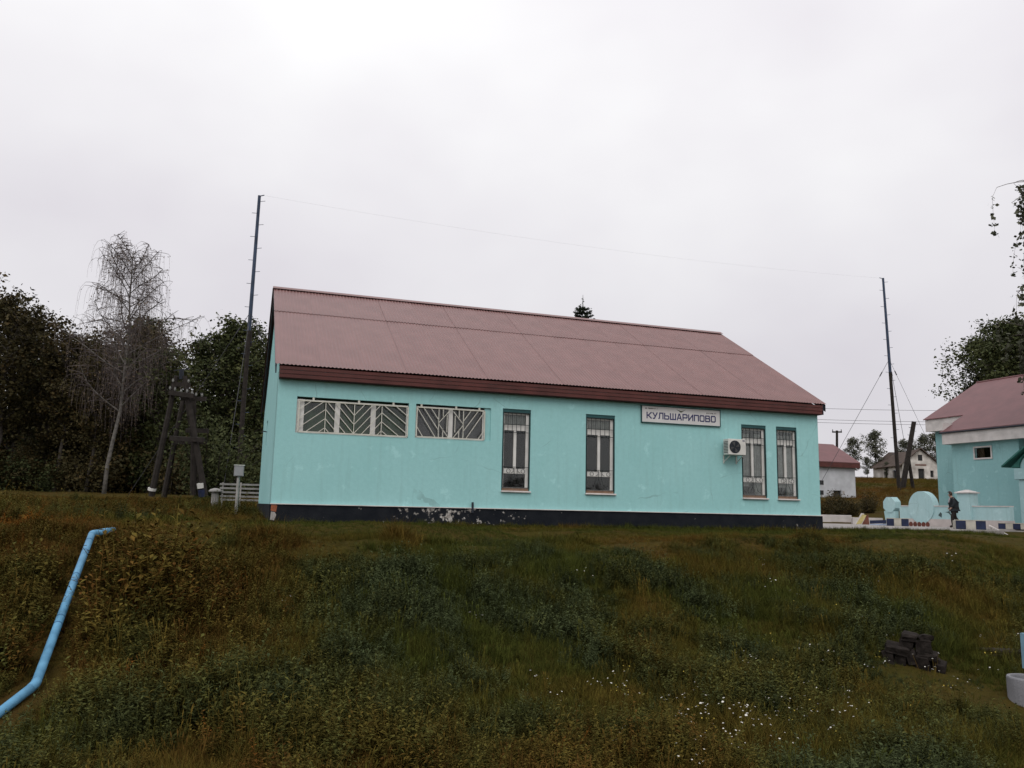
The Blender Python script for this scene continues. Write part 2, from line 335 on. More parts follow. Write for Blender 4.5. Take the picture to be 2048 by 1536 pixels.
for k, (za, zb, yo) in enumerate(((3.60, 3.695, -.20), (3.70, 3.795, -.212), (3.80, 3.885, -.222))):
    MB().box((-.02, yo-.02, za), (BL+.02, yo, zb)).build('fascia_board', FASCIA, RF, bevel=.004)
MB().box((-.01, -.198, 3.585), (BL+.01, -.002, 3.61)).build('soffit', M('soffit_dark', (.05, .02, .018), .7, .2), RF)
MB().box((BL+.022, -.235, 3.59), (BL+.05, .1, 3.93)).build('fascia_end', DARKMET, RF)
for xx in (-.115, BL+.09):
    for s in (0, 1):
        y0, y1 = (-.25, ry) if s == 0 else (BW+.25, ry); k = -.03
        MB().prism([(xx, y0, EZ-.04), (xx, y1, RZ-.01), (xx, y1, RZ-.23), (xx, y0, EZ-.26)], (.028, 0, 0)).build('bargeboard', DARKMET, RF)
# windows
def bars(mb, segs, y, w_, clip=None):
    for (a, b, c_, d_) in segs:
        if clip:
            x0, x1, z0, z1 = clip; t0, t1 = 0., 1.; dx, dz = c_-a, d_-b
            ok = True
            for p, q in ((-dx, a-x0), (dx, x1-a), (-dz, b-z0), (dz, z1-b)):
                if abs(p) < 1e-9:
                    if q < 0: ok = False
                else:
                    r = q/p
                    if p < 0: t0 = max(t0, r)
                    else: t1 = min(t1, r)
            if not ok or t0 >= t1-.02: continue
            a, b, c_, d_ = a+t0*dx, b+t0*dz, a+t1*dx, b+t1*dz
        mb.bar((a, y, b), (c_, y, d_), w_, w_*.8)
def rect(a, b, c_, d_): return [(a, c_, b, c_), (b, c_, b, d_), (b, d_, a, d_), (a, d_, a, c_)]
# --- long window with three chevron bays
x0, x1, z0, z1 = WIN[0]
f = MB(); yF, yB = .07, .13
def fbox(mb, a, b, c_, d_, ya=yF, yb=yB): mb.box((a, ya, c_), (b, yb, d_))
fbox(f, x0, x0+.19, z0, z1-.06, .05, .12); fbox(f, x0+.19, x1, z0, z0+.05); fbox(f, x0+.19, x1, z1-.11, z1-.06); fbox(f, x1-.05, x1, z0+.05, z1-.11)
for mx in (1.50, 2.42): fbox(f, mx-.065, mx+.065, z0+.05, z1-.11, .06, .125)
W1 = f.build('window', WHITEW, B, bevel=.004); tag(W1, 'long white window with three chevron grille bays')
for a, b in ((x0+.19, 1.435), (1.565, 2.355), (2.485, x1-.05)): MB().box((a, .10, z0+.05), (b, .106, z1-.11)).build('pane', GLASS, W1)
gm = MB(); cl = (x0+.06, x1-.02, z0+.03, z1-.1); bars(gm, rect(*cl), -.012, .03)
kn = [(x0, -.55), (1.19, 0.), (1.92, -.82), (2.63, 0.), (x1+.1, -.62)]
for k in range(-3, 9):
    zk = z0-.55+k*.235
    for (xa, oa), (xb, ob) in zip(kn[:-1], kn[1:]): bars(gm, [(xa, zk+oa, xb, zk+ob)], -.012, .018, cl)
for vx in (1.19, 1.92, 2.63): bars(gm, [(vx, cl[2], vx, cl[3])], -.010, .018)
for ax in (.85, 2.0, 2.9): gm.box((ax, -.02, z1-.1), (ax+.05, 0.02, z1-.01))
gm.build('grille', CREAM, W1)
MB().box((x0+.2, .32, z0+.02), (x1-.02, .34, z1)).build('blind', GREENIN, W1)
# --- second window
x0, x1, z0, z1 = WIN[1]; f = MB(); xr = 5.44
fbox(f, x0, xr, z0, z0+.05); fbox(f, x0, xr, z1-.10, z1-.05); fbox(f, x0, x0+.05, z0+.05, z1-.10); fbox(f, xr-.05, xr, z0+.05, z1-.10); fbox(f, 4.44, 4.56, z0+.05, z1-.10, .06, .125)
W2 = f.build('window', WHITEW, B, bevel=.004); tag(W2, 'white window with a two bay diagonal grille')
MB().box((xr+.001, .05, z0), (x1, .15, z1)).build('blocked_side', TEAL, W2)
for a, b in ((x0+.05, 4.44), (4.56, xr-.05)): MB().box((a, .10, z0+.05), (b, .106, z1-.10)).build('pane', GLASS, W2)
gm = MB(); cl = (x0+.03, xr-.01, z0+.03, z1-.09); bars(gm, rect(*cl), -.012, .028); mxx = (cl[0]+cl[1])/2
H_ = cl[3]-cl[2]
for s in (-1, 1):
    X = lambda d: mxx+s*d
    segs = [(X(.34), cl[2], X(.34), cl[3]), (X(.22), cl[2], X(.22), cl[2]+.3*H_), (X(.22), cl[3], X(.22), cl[3]-.28*H_), (X(.11), cl[2]+.2*H_, X(.11), cl[2]+.78*H_),
            (X(.34), cl[2]+.5*H_, X(.06), cl[3]-.08*H_), (X(.34), cl[2]+.47*H_, X(.06), cl[2]),
            (X(.94), cl[3], X(.42), cl[2]), (X(.76), cl[3], X(.34), cl[2]+.25*H_), (X(.56), cl[3], X(.34), cl[2]+.6*H_), (X(.94), cl[2]+.36*H_, X(.76), cl[2])]
    bars(gm, segs, -.010, .017, cl)
for ax in (3.65, 4.6, 5.25): gm.box((ax, -.02, z1-.09), (ax+.05, .02, z1-.01))
gm.build('grille', CREAM, W2)
MB().box((x0, .34, z0), (xr, .36, z1)).build('blind', GREYIN, W2)
# --- tall windows
def ring(mb, cx, y, cz, r, w_, n=10, a0=0, a1=2*math.pi):
    pts = [(cx+r*math.cos(a0+(a1-a0)*k/n), y, cz+r*math.sin(a0+(a1-a0)*k/n)) for k in range(n+1)]
    mb.tube(pts, w_, 4)
def tall(q, curtain, lab):
    x0, x1, z0, z1 = q; f = MB(); ft = z1-.11; xc = (x0+x1)/2-.02
    zs = z0+.06
    fbox(f, x0+.03, x0+.075, zs, ft); fbox(f, x1-.115, x1-.03, zs, ft); fbox(f, x0+.075, x1-.115, ft-.045, ft)
    fbox(f, x0+.075, x1-.115, 2.60, 2.75, .055, .12); fbox(f, x0+.075, x1-.115, 1.42, 1.555, .055, .12); fbox(f, x0+.075, x1-.115, zs, zs+.05)
    fbox(f, xc-.04, xc+.04, 1.555, 2.60, .06, .125)
    wo = f.build('window', WHITEW, B, bevel=.004); tag(wo, lab)
    MB().box((x0+.075, .10, 2.75), (x1-.115, .106, ft-.045)).build('pane', GLASS, wo)
    MB().box((x0+.075, .10, 1.555), (xc-.04, .106, 2.60)).build('pane', GLASS, wo); MB().box((xc+.04, .10, 1.555), (x1-.115, .106, 2.60)).build('pane', GLASS, wo)
    MB().box((x0+.075, .10, zs+.05), (x1-.115, .106, 1.42)).build('pane', GLASS, wo)
    MB().box((x0-.01, -.07, z0-.028), (x1+.02, .15, z0+.012)).build('sill', WHITEC, wo, bevel=.006)
    MB().box((x0+.02, .03, z0+.014), (x1-.02, .069, z0+.09)).build('sill_board', WOODS, wo)
    lm = MB()
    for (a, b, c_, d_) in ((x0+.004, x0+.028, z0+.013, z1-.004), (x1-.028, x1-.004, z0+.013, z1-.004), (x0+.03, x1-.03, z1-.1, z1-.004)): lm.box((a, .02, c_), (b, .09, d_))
    lm.build('reveal_shadow_lining', TEALD, wo)  # dark frame lining, its tone paints in the shadow of the reveal
    gm = MB(); y = .012; a, b = x0+.035, x1-.035; t, u_ = z1-.1, z0+.1
    for k in range(7):
        vx = a+(b-a)*k/6; gm.bar((vx, y, 2.55), (vx, y, t), .011)
        if k in (0, 6): gm.bar((vx, y, u_), (vx, y, 2.55), .016)
    for zz in (2.76, 2.55): gm.bar((a, y, zz), (b, y, zz), .014)
    gm.bar((a, y, 1.60), (b, y, 1.60), .012); gm.bar((a, y, u_), (b, y, u_), .014); gm.bar((a, y, t), (b, y, t), .014)
    for cx in (x0+.2, x1-.2): ring(gm, cx, y, 1.49, .055, .007)
    for s in (-1, 1):
        ring(gm, xc+.02+s*.14, y, 1.52, .08, .007, 8, math.pi/2, math.pi/2+s*math.pi)
        gm.tube([(xc+.02+s*.05, y, 1.60), (xc+.02+s*.04, y, 1.35), (xc+.02+s*.12, y, 1.16), (xc+.02+s*.2, y, 1.1), (xc+.02+s*.24, y, 1.2)], .007, 4)
    gm.build('grille', BLACKG, wo)
    if curtain:
        for (ca, cb, ct, cbt) in curtain:
            n_ = 24; xs = np.linspace(x0+ca*(x1-x0), x0+cb*(x1-x0), n_); yy = .165+.02*np.sin(np.arange(n_)*1.35)
            cm = MB(); vs = [(x, y_, cbt) for x, y_ in zip(xs, yy)]+[(x, y_, ct) for x, y_ in zip(xs, yy)]
            cm.add(vs, [(i, i+1, n_+i+1, n_+i) for i in range(n_-1)]); cm.build('curtain', CURT, wo, smooth=True)
tall(WIN[2], [(.05, .95, 3.1, 2.74)], 'tall narrow window with black scroll grille, nearest the long windows')
tall(WIN[3], [(.05, .95, 3.1, 2.74)], 'tall narrow window with black scroll grille, left of the name board')
tall(WIN[4], [(.08, .42, 2.9, 1.3), (.62, .95, 2.9, .98)], 'tall curtained window beside the air conditioner')
tall(WIN[5], [(.2, .55, 2.9, 1.3), (.6, .95, 2.9, .98)], 'tall curtained window nearest the corner')
# end wall window and lamp bracket
f = MB(); f.box((.07, 6.3, 2.25), (.13, 7.2, 2.31)); f.box((.07, 6.3, 3.09), (.13, 7.2, 3.15)); f.box((.07, 6.3, 2.31), (.13, 6.36, 3.09)); f.box((.07, 7.14, 2.31), (.13, 7.2, 3.09))
we = f.build('window', TEALD, B); tag(we, 'small window in the narrow end wall'); MB().box((.10, 6.36, 2.31), (.106, 7.14, 3.09)).build('pane', GLASS, we)
MB().tube([(-.001, 6.9, 2.8), (-.12, 6.9, 2.82), (-.15, 6.9, 2.75)], .02, 5).build('wall_bracket', DARKMET, B)
MB().box((-.006, .62, PZ), (-.001, .66, 3.85)).build('corner_seam', M('seam_grey', (.16, .25, .25), .8, .2), B)
# ------------------------------------------------------------------ name board
sx0, sx1, sz0, sz1 = 10.18, 12.79, 3.055, 3.52
S = empty('station_sign', (sx0, -.05, sz0), 0, 'white name board with blue letters under the eave of the turquoise building', 'sign')
MB().box((sx0, -.045, sz0), (sx1, -.002, sz1)).build('board', SIGNW, S)
fr = MB(); q = .022
fr.box((sx0-q, -.056, sz0-q), (sx1+q, -.002, sz0)); fr.box((sx0-q, -.056, sz1), (sx1+q, -.002, sz1+q)); fr.box((sx0-q, -.056, sz0), (sx0, -.002, sz1)); fr.box((sx1, -.056, sz0), (sx1+q, -.002, sz1))
fr.build('frame', TEALD, S)
GLY = {'К': ['00-01', '0.12,.5-1,1', '0.3,.56-1,0'], 'У': ['0,1-.5,.38', '1,1-.35,0-.08,0'], 'Л': ['0,0-.16,.12-.24,1-1,1-1,0'], 'Ь': ['0,1-0,0-.85,0-1,.12-1,.45-.85,.56-0,.56'], 'Ш': ['0,1-0,0-1,0-1,1', '.5,1-.5,0'], 'А': ['0,0-.42,1-.58,1-1,0', '.2,.3-.8,.3'], 'Р': ['0,0-0,1-.85,1-1,.88-1,.54-.85,.42-0,.42'], 'И': ['0,1-0,0-1,1-1,0'], 'П': ['0,0-0,1-1,1-1,0'],
       'О': ['.15,0-.85,0-1,.15-1,.85-.85,1-.15,1-0,.85-0,.15-.15,0'], 'В': ['0,.53-.8,.53-.92,.64-.92,.9-.8,1-0,1-0,0-.85,0-1,.12-1,.42-.8,.53']}
GLY['К'] = ['0,0-0,1', '.1,.5-.3,.5-1,1', '.3,.5-1,0']
lx, lh, lw, pitch, tk = sx0+.165, .165, .135, .192, .036
for ch in 'КУЛЬШАРИПОВО':
    gm = MB(); wch = lw*(1.25 if ch == 'Ш' else 1.)
    for k_, st in enumerate(GLY[ch]):
        pts = [tuple(float(c_) for c_ in q.split(',')) for q in st.split('-')]; pts = [(lx+a_*wch, sz0+.115+b_*lh) for a_, b_ in pts]
        for m_i, ((xa, za), (xb, zb)) in enumerate(zip(pts[:-1], pts[1:])):
            d = np.array([xb-xa, zb-za]); d /= np.linalg.norm(d); n_ = np.array([-d[1], d[0]])*tk/2; e_ = d*tk*.42; yq = -.0462-.0004*((m_i+3*k_) % 7)
            gm.prism([(xa-e_[0]+n_[0], yq, za-e_[1]+n_[1]), (xb+e_[0]+n_[0], yq, zb+e_[1]+n_[1]), (xb+e_[0]-n_[0], yq, zb+e_[1]-n_[1]), (xa-e_[0]-n_[0], yq, za-e_[1]-n_[1])], (0, .0011, 0))
    gm.build('letter', SIGNB, S); lx += pitch+(.035 if ch == 'Ш' else 0)
em = MB()    # winged emblem and two rows of small print
cx, cz = (sx0+sx1)/2-.02, sz1-.075
for s in (-1, 1):
    for k in range(3): em.prism([(cx+s*.012, -.047, cz-.02*k-.01), (cx+s*(.15-.04*k), -.047, cz+.028-.02*k), (cx+s*(.13-.04*k), -.047, cz+.012-.02*k), (cx+s*.012, -.047, cz-.02*k-.024)], (0, -.004, 0))
em.prism([(cx+.02*math.cos(a), -.047, cz-.028+.02*math.sin(a)) for a in np.linspace(0, 2*math.pi, 9)[:-1]], (0, -.005, 0))
em.build('emblem', M('emblem_olive', (.07, .08, .05), .6, .1), S)
sp = MB(); rr = random.Random(4)
for (xa, xb, zc) in ((sx0+.10, sx0+.50, sz1-.068), (sx1-.46, sx1-.12, sz1-.10)):
    x = xa
    while x < xb:
        w_ = rr.uniform(.018, .03); sp.box((x, -.0495, zc-.018), (x+.006, -.0455, zc+.018)); sp.box((x+.006, -.0495, zc+rr.choice((-.018, -.003, .012))), (x+w_, -.0455, zc+.018)); x += w_+.012
        if rr.random() < .14: x += .03
tag(sp.build('small_print', M('small_print', (.10, .08, .08), .6, .1), S), kind='stuff')
# ------------------------------------------------------------------ air conditioner
A = empty('air_conditioner', (12.84, -.36, 2.18), 0, 'boxy white air conditioner unit hanging on brackets beside the curtained window', 'air conditioner')
MB().box((12.84, -.40, 2.19), (13.44, -.12, 2.66)).build('casing', PLAST, A, bevel=.012)
fanx, fanz = 13.06, 2.425
fg = MB()
for r in (.03, .07, .11, .15, .185): ring(fg, fanx, -.412, fanz, r, .004, 20)
for k in range(8): a = math.pi*k/4; fg.tube([(fanx+.03*math.cos(a), -.412, fanz+.03*math.sin(a)), (fanx+.19*math.cos(a), -.412, fanz+.19*math.sin(a))], .004, 4)
fo = MB().prism([(fanx+.19*math.cos(a), -.404, fanz+.19*math.sin(a)) for a in np.linspace(0, 2*math.pi, 25)[:-1]], (0, .003, 0)).build('fan_opening', DARKMET, A)
fg.build('fan_guard', BLACKG, fo)
bl = MB()
for k in range(4):
    a = k*math.pi/2+.3; bl.prism([(fanx+.02*math.cos(a), -.4075, fanz+.02*math.sin(a)), (fanx+.16*math.cos(a-.3), -.4075, fanz+.16*math.sin(a-.3)), (fanx+.165*math.cos(a+.35), -.4075, fanz+.165*math.sin(a+.35))], (0, .002, 0))
bl.build('fan_blade', M('fan_blade', (.09, .09, .09), .5, .1), fo)
lv = MB()
for k in range(8): lv.box((12.832, -.37, 2.25+k*.045), (12.842, -.16, 2.27+k*.045))
lv.build('side_louvre', M('louvre_dark', (.10, .10, .10), .6, .1), A)
MB().box((13.32, -.404, 2.60), (13.40, -.401, 2.63)).build('maker_badge', SIGNB, A)
for xx in (12.92, 13.36):
    MB().bar((xx, -.38, 2.17), (xx, 0, 2.17), .03).bar((xx, -.34, 2.16), (xx, -.005, 1.98), .02, up=(1, 0, 0)).bar((xx, -.01, 1.95), (xx, -.01, 2.19), .03, up=(1, 0, 0)).build('bracket', PLAST, A)
MB().tube([(13.42, -.2, 2.3), (13.48, -.1, 2.28), (13.5, -.03, 2.35), (13.5, -.03, 2.5)], .02, 6).build('refrigerant_hose', WHITEW, A)

# ------------------------------------------------------------------ station building on the right
SB = empty('station_house', (38, 12, 0), 0, 'turquoise station house with tall maroon roof and white eaves at the right edge', 'building')
Xs, Xr, XR, ZR = 37.94, 39.9, 43.94, 9.1
yN, yM = 10.85, 15.1; yF2 = onX(1874, 930, Xr)[1]
op = [(15.1-13.55, 15.1-12.53, 3.80, 4.36)]
wm = MB(); wall_face(wm, (Xs, yM, 0), (0, -1, 0), (-1, 0, 0), yM-yN, -.2, 5.0, op, .18)
wm.quad((Xs, yN, -.2), (50, yN, -.2), (50, yN, 5), (Xs, yN, 5)); wm.quad((Xs, yM, -.2), (50, yM, -.2), (50, yM, 5.4), (Xs, yM, 5.4))
wm.quad((Xr, yM, -.2), (Xr, yF2, -.2), (Xr, yF2, 6.35), (Xr, yM, 6.35)); wm.quad((Xr, yF2, -.2), (48, yF2, -.2), (48, yF2, 6.35), (XR, yF2, ZR-.15), (Xr, yF2, 6.35))
wm.quad((41.5, yN, -.2), (41.5, -2, -.2), (41.5, -2, 6), (41.5, yN, 6))
wm.build('wall', TEAL2, SB)
f = MB()
for (a, b, c_, d_) in ((12.45, 13.63, 3.72, 3.80), (12.45, 13.63, 4.36, 4.44), (12.45, 12.53, 3.80, 4.36), (13.55, 13.63, 3.80, 4.36)): f.box((Xs-.05, a, c_), (Xs+.03, b, d_))
sw_ = f.build('window', WHITEC, SB); tag(sw_, 'small wide window high in the station wall')
MB().box((Xs+.10, 12.54, 3.81), (Xs+.106, 13.54, 4.35)).build('pane', GLASS, sw_); MB().box((Xs+.16, 13.1, 3.81), (Xs+.18, 13.52, 4.35)).build('blind', WOODS, sw_); MB().box((Xs+.6, 12, 3.5), (Xs+.62, 14, 4.6)).build('interior_panel', DARKIN, sw_)
k = (ZR-5.35)/(XR-37.45); zp = lambda X: 5.35+k*(X-37.45)
rm = MB(); y_lo0, y_lo1, y_up1 = 0.5, 15.42, yF2+.35; Xup = 39.35
def slab(pts): rm.prism(pts, (0, 0, .05))
slab([(37.45, y_lo0, 5.35), (XR, y_lo0, ZR), (XR, y_lo1, ZR), (37.45, y_lo1, 5.35)]); slab([(Xup, y_lo1+.001, zp(Xup)), (XR, y_lo1+.001, ZR), (XR, y_up1, ZR), (Xup, y_up1, zp(Xup))])
slab([(XR+.001, y_lo0, ZR), (XR+6, y_lo0, ZR-6*k), (XR+6, y_up1, ZR-6*k), (XR+.001, y_up1, ZR)])
ro = rm.build('roof', ROOF2, SB)
MB().box((37.50, y_lo0+.1, 4.66), (37.56, yM+.22, 5.30)).build('eave_fascia', WHITEC, ro); MB().box((37.561, yM+.16, 4.66), (Xr-.01, yM+.22, 5.9)).build('eave_return', WHITEC, ro)
MB().box((37.561, y_lo0+.1, 4.67), (Xs-.002, yM+.159, 4.72)).build('soffit', WHITEC, ro)
MB().box((39.42, yM+.225, 5.72), (39.48, yF2+.25, zp(39.42)-.02)).build('eave_fascia', WHITEC, ro); MB().box((39.481, yM+.225, 5.73), (Xr-.002, yF2+.2, 5.78)).build('soffit', WHITEC, ro)
MB().tube([(37.42, y_lo0, 5.31), (37.42, y_lo1, 5.31)], .05, 6).build('gutter', DARKMET, ro)
MB().tube([(XR, y_lo0, ZR+.05), (XR, y_up1, ZR+.05)], .07, 6).build('ridge_cap', ROOF2, ro)
# small gabled porch in front of the station door
PO = empty('porch', (36, 8.4, 0), 0, 'small porch with green pitched roof at the right edge of the picture', 'porch')
GREENR = M('green_roof_paint', (.035, .15, .125), .6, .2)
pk = (8.35, 4.25); ee = (10.06, 3.07); e2 = (6.64, 3.07)
for a, b in ((pk, ee), (pk, e2)): MB().prism([(35.7, a[0], a[1]), (35.7, b[0], b[1]), (35.7, b[0], b[1]+.09), (35.7, a[0], a[1]+.09)], (2.6, 0, 0)).build('roof_slope', GREENR, PO)
n_ = 12; arc = [(35.95, 8.35+.95*math.cos(math.pi*i/n_), 3.02+.75*math.sin(math.pi*i/n_)) for i in range(n_+1)]
MB().prism([(35.95, 9.75, 3.05), (35.95, 8.35, 4.2), (35.95, 6.95, 3.05)]+[(35.95, y, z+.03) for (_, y, z) in arc[::-1]], (.12, 0, 0)).build('gable', GREENR, PO)
MB().prism([(36.05, y, z) for (_, y, z) in arc], (.1, 0, 0)).build('arch_panel', TEALF, PO)
MB().box((35.9, 7.0, 2.45), (38, 9.55, 3.0)).build('lintel', TEALF, PO, bevel=.02)
for y in (9.1, 7.1): MB().box((36.0, y, 0), (36.4, y+.3, 2.45)).build('pillar', TEALF, PO, bevel=.02)
# ------------------------------------------------------------------ ornamental concrete fence
FX = 33.6
FN = empty('ornamental_fence', (FX, 12, 0), 0, 'low pale turquoise concrete fence with a round disc and octagon', 'fence')
MB().box((FX, 8.0, .0), (FX+.3, 15.0, .42)).build('base', M('fence_base_white', (.52, .46, .44), .85, .12, 2.5, .3), FN)
MB().box((FX+.03, 8.0, .42), (FX+.27, 14.75, 1.06)).build('wall', TEALF, FN); MB().box((FX+.005, 8.0, 1.061), (FX+.30, 14.6, 1.11)).build('coping', WHITEC, FN)
cy, cz, rr_ = onX(1842, 1010, FX)[1], 1.02, .84
MB().prism([(FX-.02, cy+rr_*math.cos(a), cz+rr_*math.sin(a)) for a in np.linspace(0, 2*math.pi, 37)[:-1]], (.38, 0, 0)).build('disc', TEALF, FN)
cy2 = onX(1779, 1015, FX)[1]
MB().prism([(FX-.03, cy2+.46*math.cos(a), 1.14+.46*math.sin(a)) for a in np.linspace(0, 2*math.pi, 9)[:-1]+math.pi/8], (.42, 0, 0)).build('octagon', TEALF, FN)
MB().prism([(FX, cy2-.35, 0), (FX, cy2+.30, 0), (FX, cy2+.42, .8), (FX, cy2-.35, .8)], (.3, 0, 0)).build('end_pier', TEALF, FN)
py = onX(1918, 1000, FX-.4)[1]
MB().box((FX-.14, py-.36, 0), (FX+.44, py+.36, 1.72)).build('gate_pillar', TEALF, FN, bevel=.015); MB().prism([(FX-.22, py-.44, 1.722), (FX+.5, py-.44, 1.722), (FX+.5, py+.44, 1.722), (FX-.22, py+.44, 1.722)], (0, 0, .05)).add([(FX-.2, py-.42, 1.774), (FX+.48, py-.42, 1.774), (FX+.48, py+.42, 1.774), (FX-.2, py+.42, 1.774), (FX+.14, py-.1, 1.9), (FX+.14, py+.1, 1.9)], [(0, 1, 4), (1, 2, 5, 4), (2, 3, 5), (3, 0, 4, 5)]).build('pillar_cap', WHITEC, FN)
chm = M('exposed_render', (.06, .09, .09), .9, .2)
for pts in ([(12.15, .62), (12.0, .78), (11.92, .70), (11.95, .5)], [(11.7, .78), (11.45, .82), (11.3, .62), (11.36, .6), (11.5, .74)]):
    tag(MB().prism([(FX+.02, a_, b_) for a_, b_ in pts], (.03, 0, 0)).build('plaster_chip', chm, FN), 'dark patch where the plaster has fallen off')
# low white border walls of the forecourt
bw_mat = M('border_white', (.52, .48, .46), .9, .16, 2, .4, 12)
def border(u0, u1, D, h, lab):
    a, b = at(u0, 1045, D), at(u1, 1045, D); a[2] = b[2] = 0; d = (b-a); L_ = np.linalg.norm(d); rz = math.atan2(d[1], d[0])
    o = MB().box((0, -.15, -.1), (L_, .15, h)).build('border_wall', bw_mat, None, bevel=.02); o.location = a; o.rotation_euler = (0, 0, rz)
    tag(o, lab, 'border wall', 'low white border walls'); return o
border(1630, 1702, 47.5, .52, 'low white border wall next to the corner of the turquoise building')
border(1704, 1764, 46.5, .40, 'low white border wall behind the broken yellow and blue seat')
# blue and white flower bed kerbs
def kerb(u, v, D, Ln, rz, h, lab, dep=.9):
    o = empty('flower_bed', at(u, v, D)*np.array([1, 1, 0])+np.array([0, 0, top]), rz, lab, 'flower bed', 'blue and white flower beds')
    n_ = max(3, int(round(Ln/.42))); n_ += 1-n_ % 2
    for i in range(n_):
        a, b = -Ln/2+Ln*i/n_, -Ln/2+Ln*(i+1)/n_-.004
        MB().box((a, 0, 0), (b, .14, h)).build('kerb_block', BLUEP if i % 2 == 0 else CREAMP, o, world=False, bevel=.01)
    for s in (-1, 1): MB().box((s*(Ln/2-.06)-.06, .144, 0), (s*(Ln/2-.06)+.06, dep, h)).build('kerb_block', CREAMP, o, world=False, bevel=.01)
    MB().box((-Ln/2, dep+.004, 0), (Ln/2, dep+.14, h)).build('kerb_block', CREAMP, o, world=False, bevel=.01)
    MB().box((-Ln/2+.12, .145, 0), (Ln/2-.12, dep, h-.06)).build('soil', M('bed_soil', (.035, .028, .02), 1, .4, 6, .8), o, world=False)
    MB().box((-Ln/2-.01, -.012, h+.002), (Ln/2+.01, .15, h+.03)).build('rim', CREAMP, o, world=False)
    return o
kerb(1796, 1056, 40.5, 1.0, math.radians(-42), .36, 'blue and cream flower bed kerb in front of the octagon')
kerb(1943, 1067, 33.8, 1.1, math.radians(-42), .36, 'blue and cream flower bed in front of the walking person', 1.3)
kerb(2034, 1060, 37.5, 1.5, math.radians(-60), .26, 'blue and cream flower bed near the porch at the right edge')
# red scalloped edging
RE = empty('scalloped_edging', at(1840, 1056, 41)*np.array([1, 1, 0])+np.array([0, 0, top]), math.radians(-42), 'rust red scalloped edging on the forecourt beside the flower bed', 'edging')
for i in range(5): MB().prism([(-.4+.19*i+.09*math.cos(a), 0, .10+.13*math.sin(a)) for a in np.linspace(-.9, math.pi+.9, 12)], (0, .08, 0)).build('scallop', RUST, RE, world=False)
# broken painted seat lying on the forecourt
BS = empty('broken_seat', at(1735, 1054, 42.5)*np.array([1, 1, 0])+np.array([0, 0, top]), math.radians(-42), 'tipped over seat of yellow, brown and blue boards on the forecourt', 'seat')
YEL = M('faded_yellow_paint', (.48, .40, .17), .75, .25, 5)
for mt_, pts in ((YEL, [(-.55, 0, .02), (-.28, 0, .05), (-.02, 0, .50), (-.22, 0, .55)]), (WHITEC, [(-.62, .12, .0), (-.5, .12, .0), (-.12, .12, .58), (-.28, .12, .60)]), (M('brown_board', (.16, .06, .04), .8, .3), [(-.27, .03, .02), (.10, .03, .02), (.06, .03, .55), (-.01, .03, .50)]), (BLUEP, [(.12, .02, .06), (.95, .02, .12), (.95, .02, .28), (.12, .02, .24)]), (M('pale_blue_board', (.30, .36, .50), .8, .2), [(.12, -.1, .0), (1.0, -.1, .0), (.98, -.1, .09), (.12, -.1, .045)])):
    MB().prism(pts, (0, .06, 0)).build('board', mt_, BS, world=False, bevel=.006)
# stairs with handrail
ST = empty('concrete_stairs', (32, 6, 0), 0, 'concrete steps going down the bank at the right edge', 'stairs')
for i in range(9): MB().box((31.0, 7.30-i*.36, -.45-.16*i), (36, 7.595-i*.36, -.02-.16*i)).build('step', PAVE, ST, bevel=.015)
MB().prism([(30.66, 7.58, .05), (30.66, 4.3, -1.45), (30.66, 4.3, -2.4), (30.66, 7.58, -1.)], (.3, 0, 0)).build('side_wall', CONC, ST)
HR = empty('handrail', (31, 6.5, 0), 0, 'slim pale handrail slanting down beside the concrete steps', 'handrail')
pa, pb = at(1978, 1051, 36.2), at(2066, 1096, 34.2)
MB().bar(pa, pb, .05, .05).build('rail', WHITEC, HR)
for t_ in (.05, .6): q = pa+(pb-pa)*t_; MB().tube([q-np.array([0, 0, .02]), q-np.array([0, 0, .85])], .03, 6).build('post', CONC, HR)

# ------------------------------------------------------------------ small white hut behind
HU = empty('white_hut', at(1680, 993, 76), 0, 'small white shed with maroon roof behind the corner of the turquoise building', 'shed')
hy = at(1712, 995, 76)[1]; hx = at(1712, 995, 76)[0]; hz = 2.0
WHUT = M('hut_whitewash', (.47, .48, .50), .9, .14, 1.5, .3)
hd = onY(1712, 995, hy); zt = onY(1700, 937, hy)[2]
xd0, xd1 = onY(1667, 980, hy)[0], onY(1683, 980, hy)[0]; zd = onY(1675, 981, hy)[2]
wm = MB(); wall_face(wm, (hx-9, hy, 0), (1, 0, 0), (0, -1, 0), 9, hz-1, zt+.4, [(xd0-hx+9, xd1-hx+9, hz-.9, zd)], .2)
wm.quad((hx, hy, hz-1), (hx, hy+6, hz-1), (hx, hy+6, zt+.4), (hx, hy+3, zt+2.3), (hx, hy, zt+.4)); wm.build('wall', WHUT, HU)
MB().box((xd0, hy+.2, hz-.9), (xd1, hy+.25, zd)).build('door', DARKIN, HU)
for v in (965, 985): p = onY(1643, v, hy); MB().box((p[0]-.22, hy-.02, p[2]-.2), (p[0]+.22, hy+.02, p[2]+.2)).build('vent', DARKIN, HU)
p = onY(1687, 984, hy); MB().box((p[0]-.1, hy-.03, p[2]-.25), (p[0]+.1, hy, p[2]+.1)).build('meter_box', CONC, HU)
e0 = onY(1721, 927, hy-.4); r0 = onY(1649, 889, hy+3.2)
MB().prism([(hx-9.4, hy-.4, e0[2]), (e0[0], hy-.4, e0[2]), (e0[0], hy+3.2, r0[2]), (hx-9.4, hy+3.2, r0[2])], (0, 0, .06)).prism([(hx-9.4, hy+3.201, r0[2]), (e0[0], hy+3.201, r0[2]), (e0[0], hy+6.8, e0[2]), (hx-9.4, hy+6.8, e0[2])], (0, 0, .06)).build('roof', ROOF2, HU)
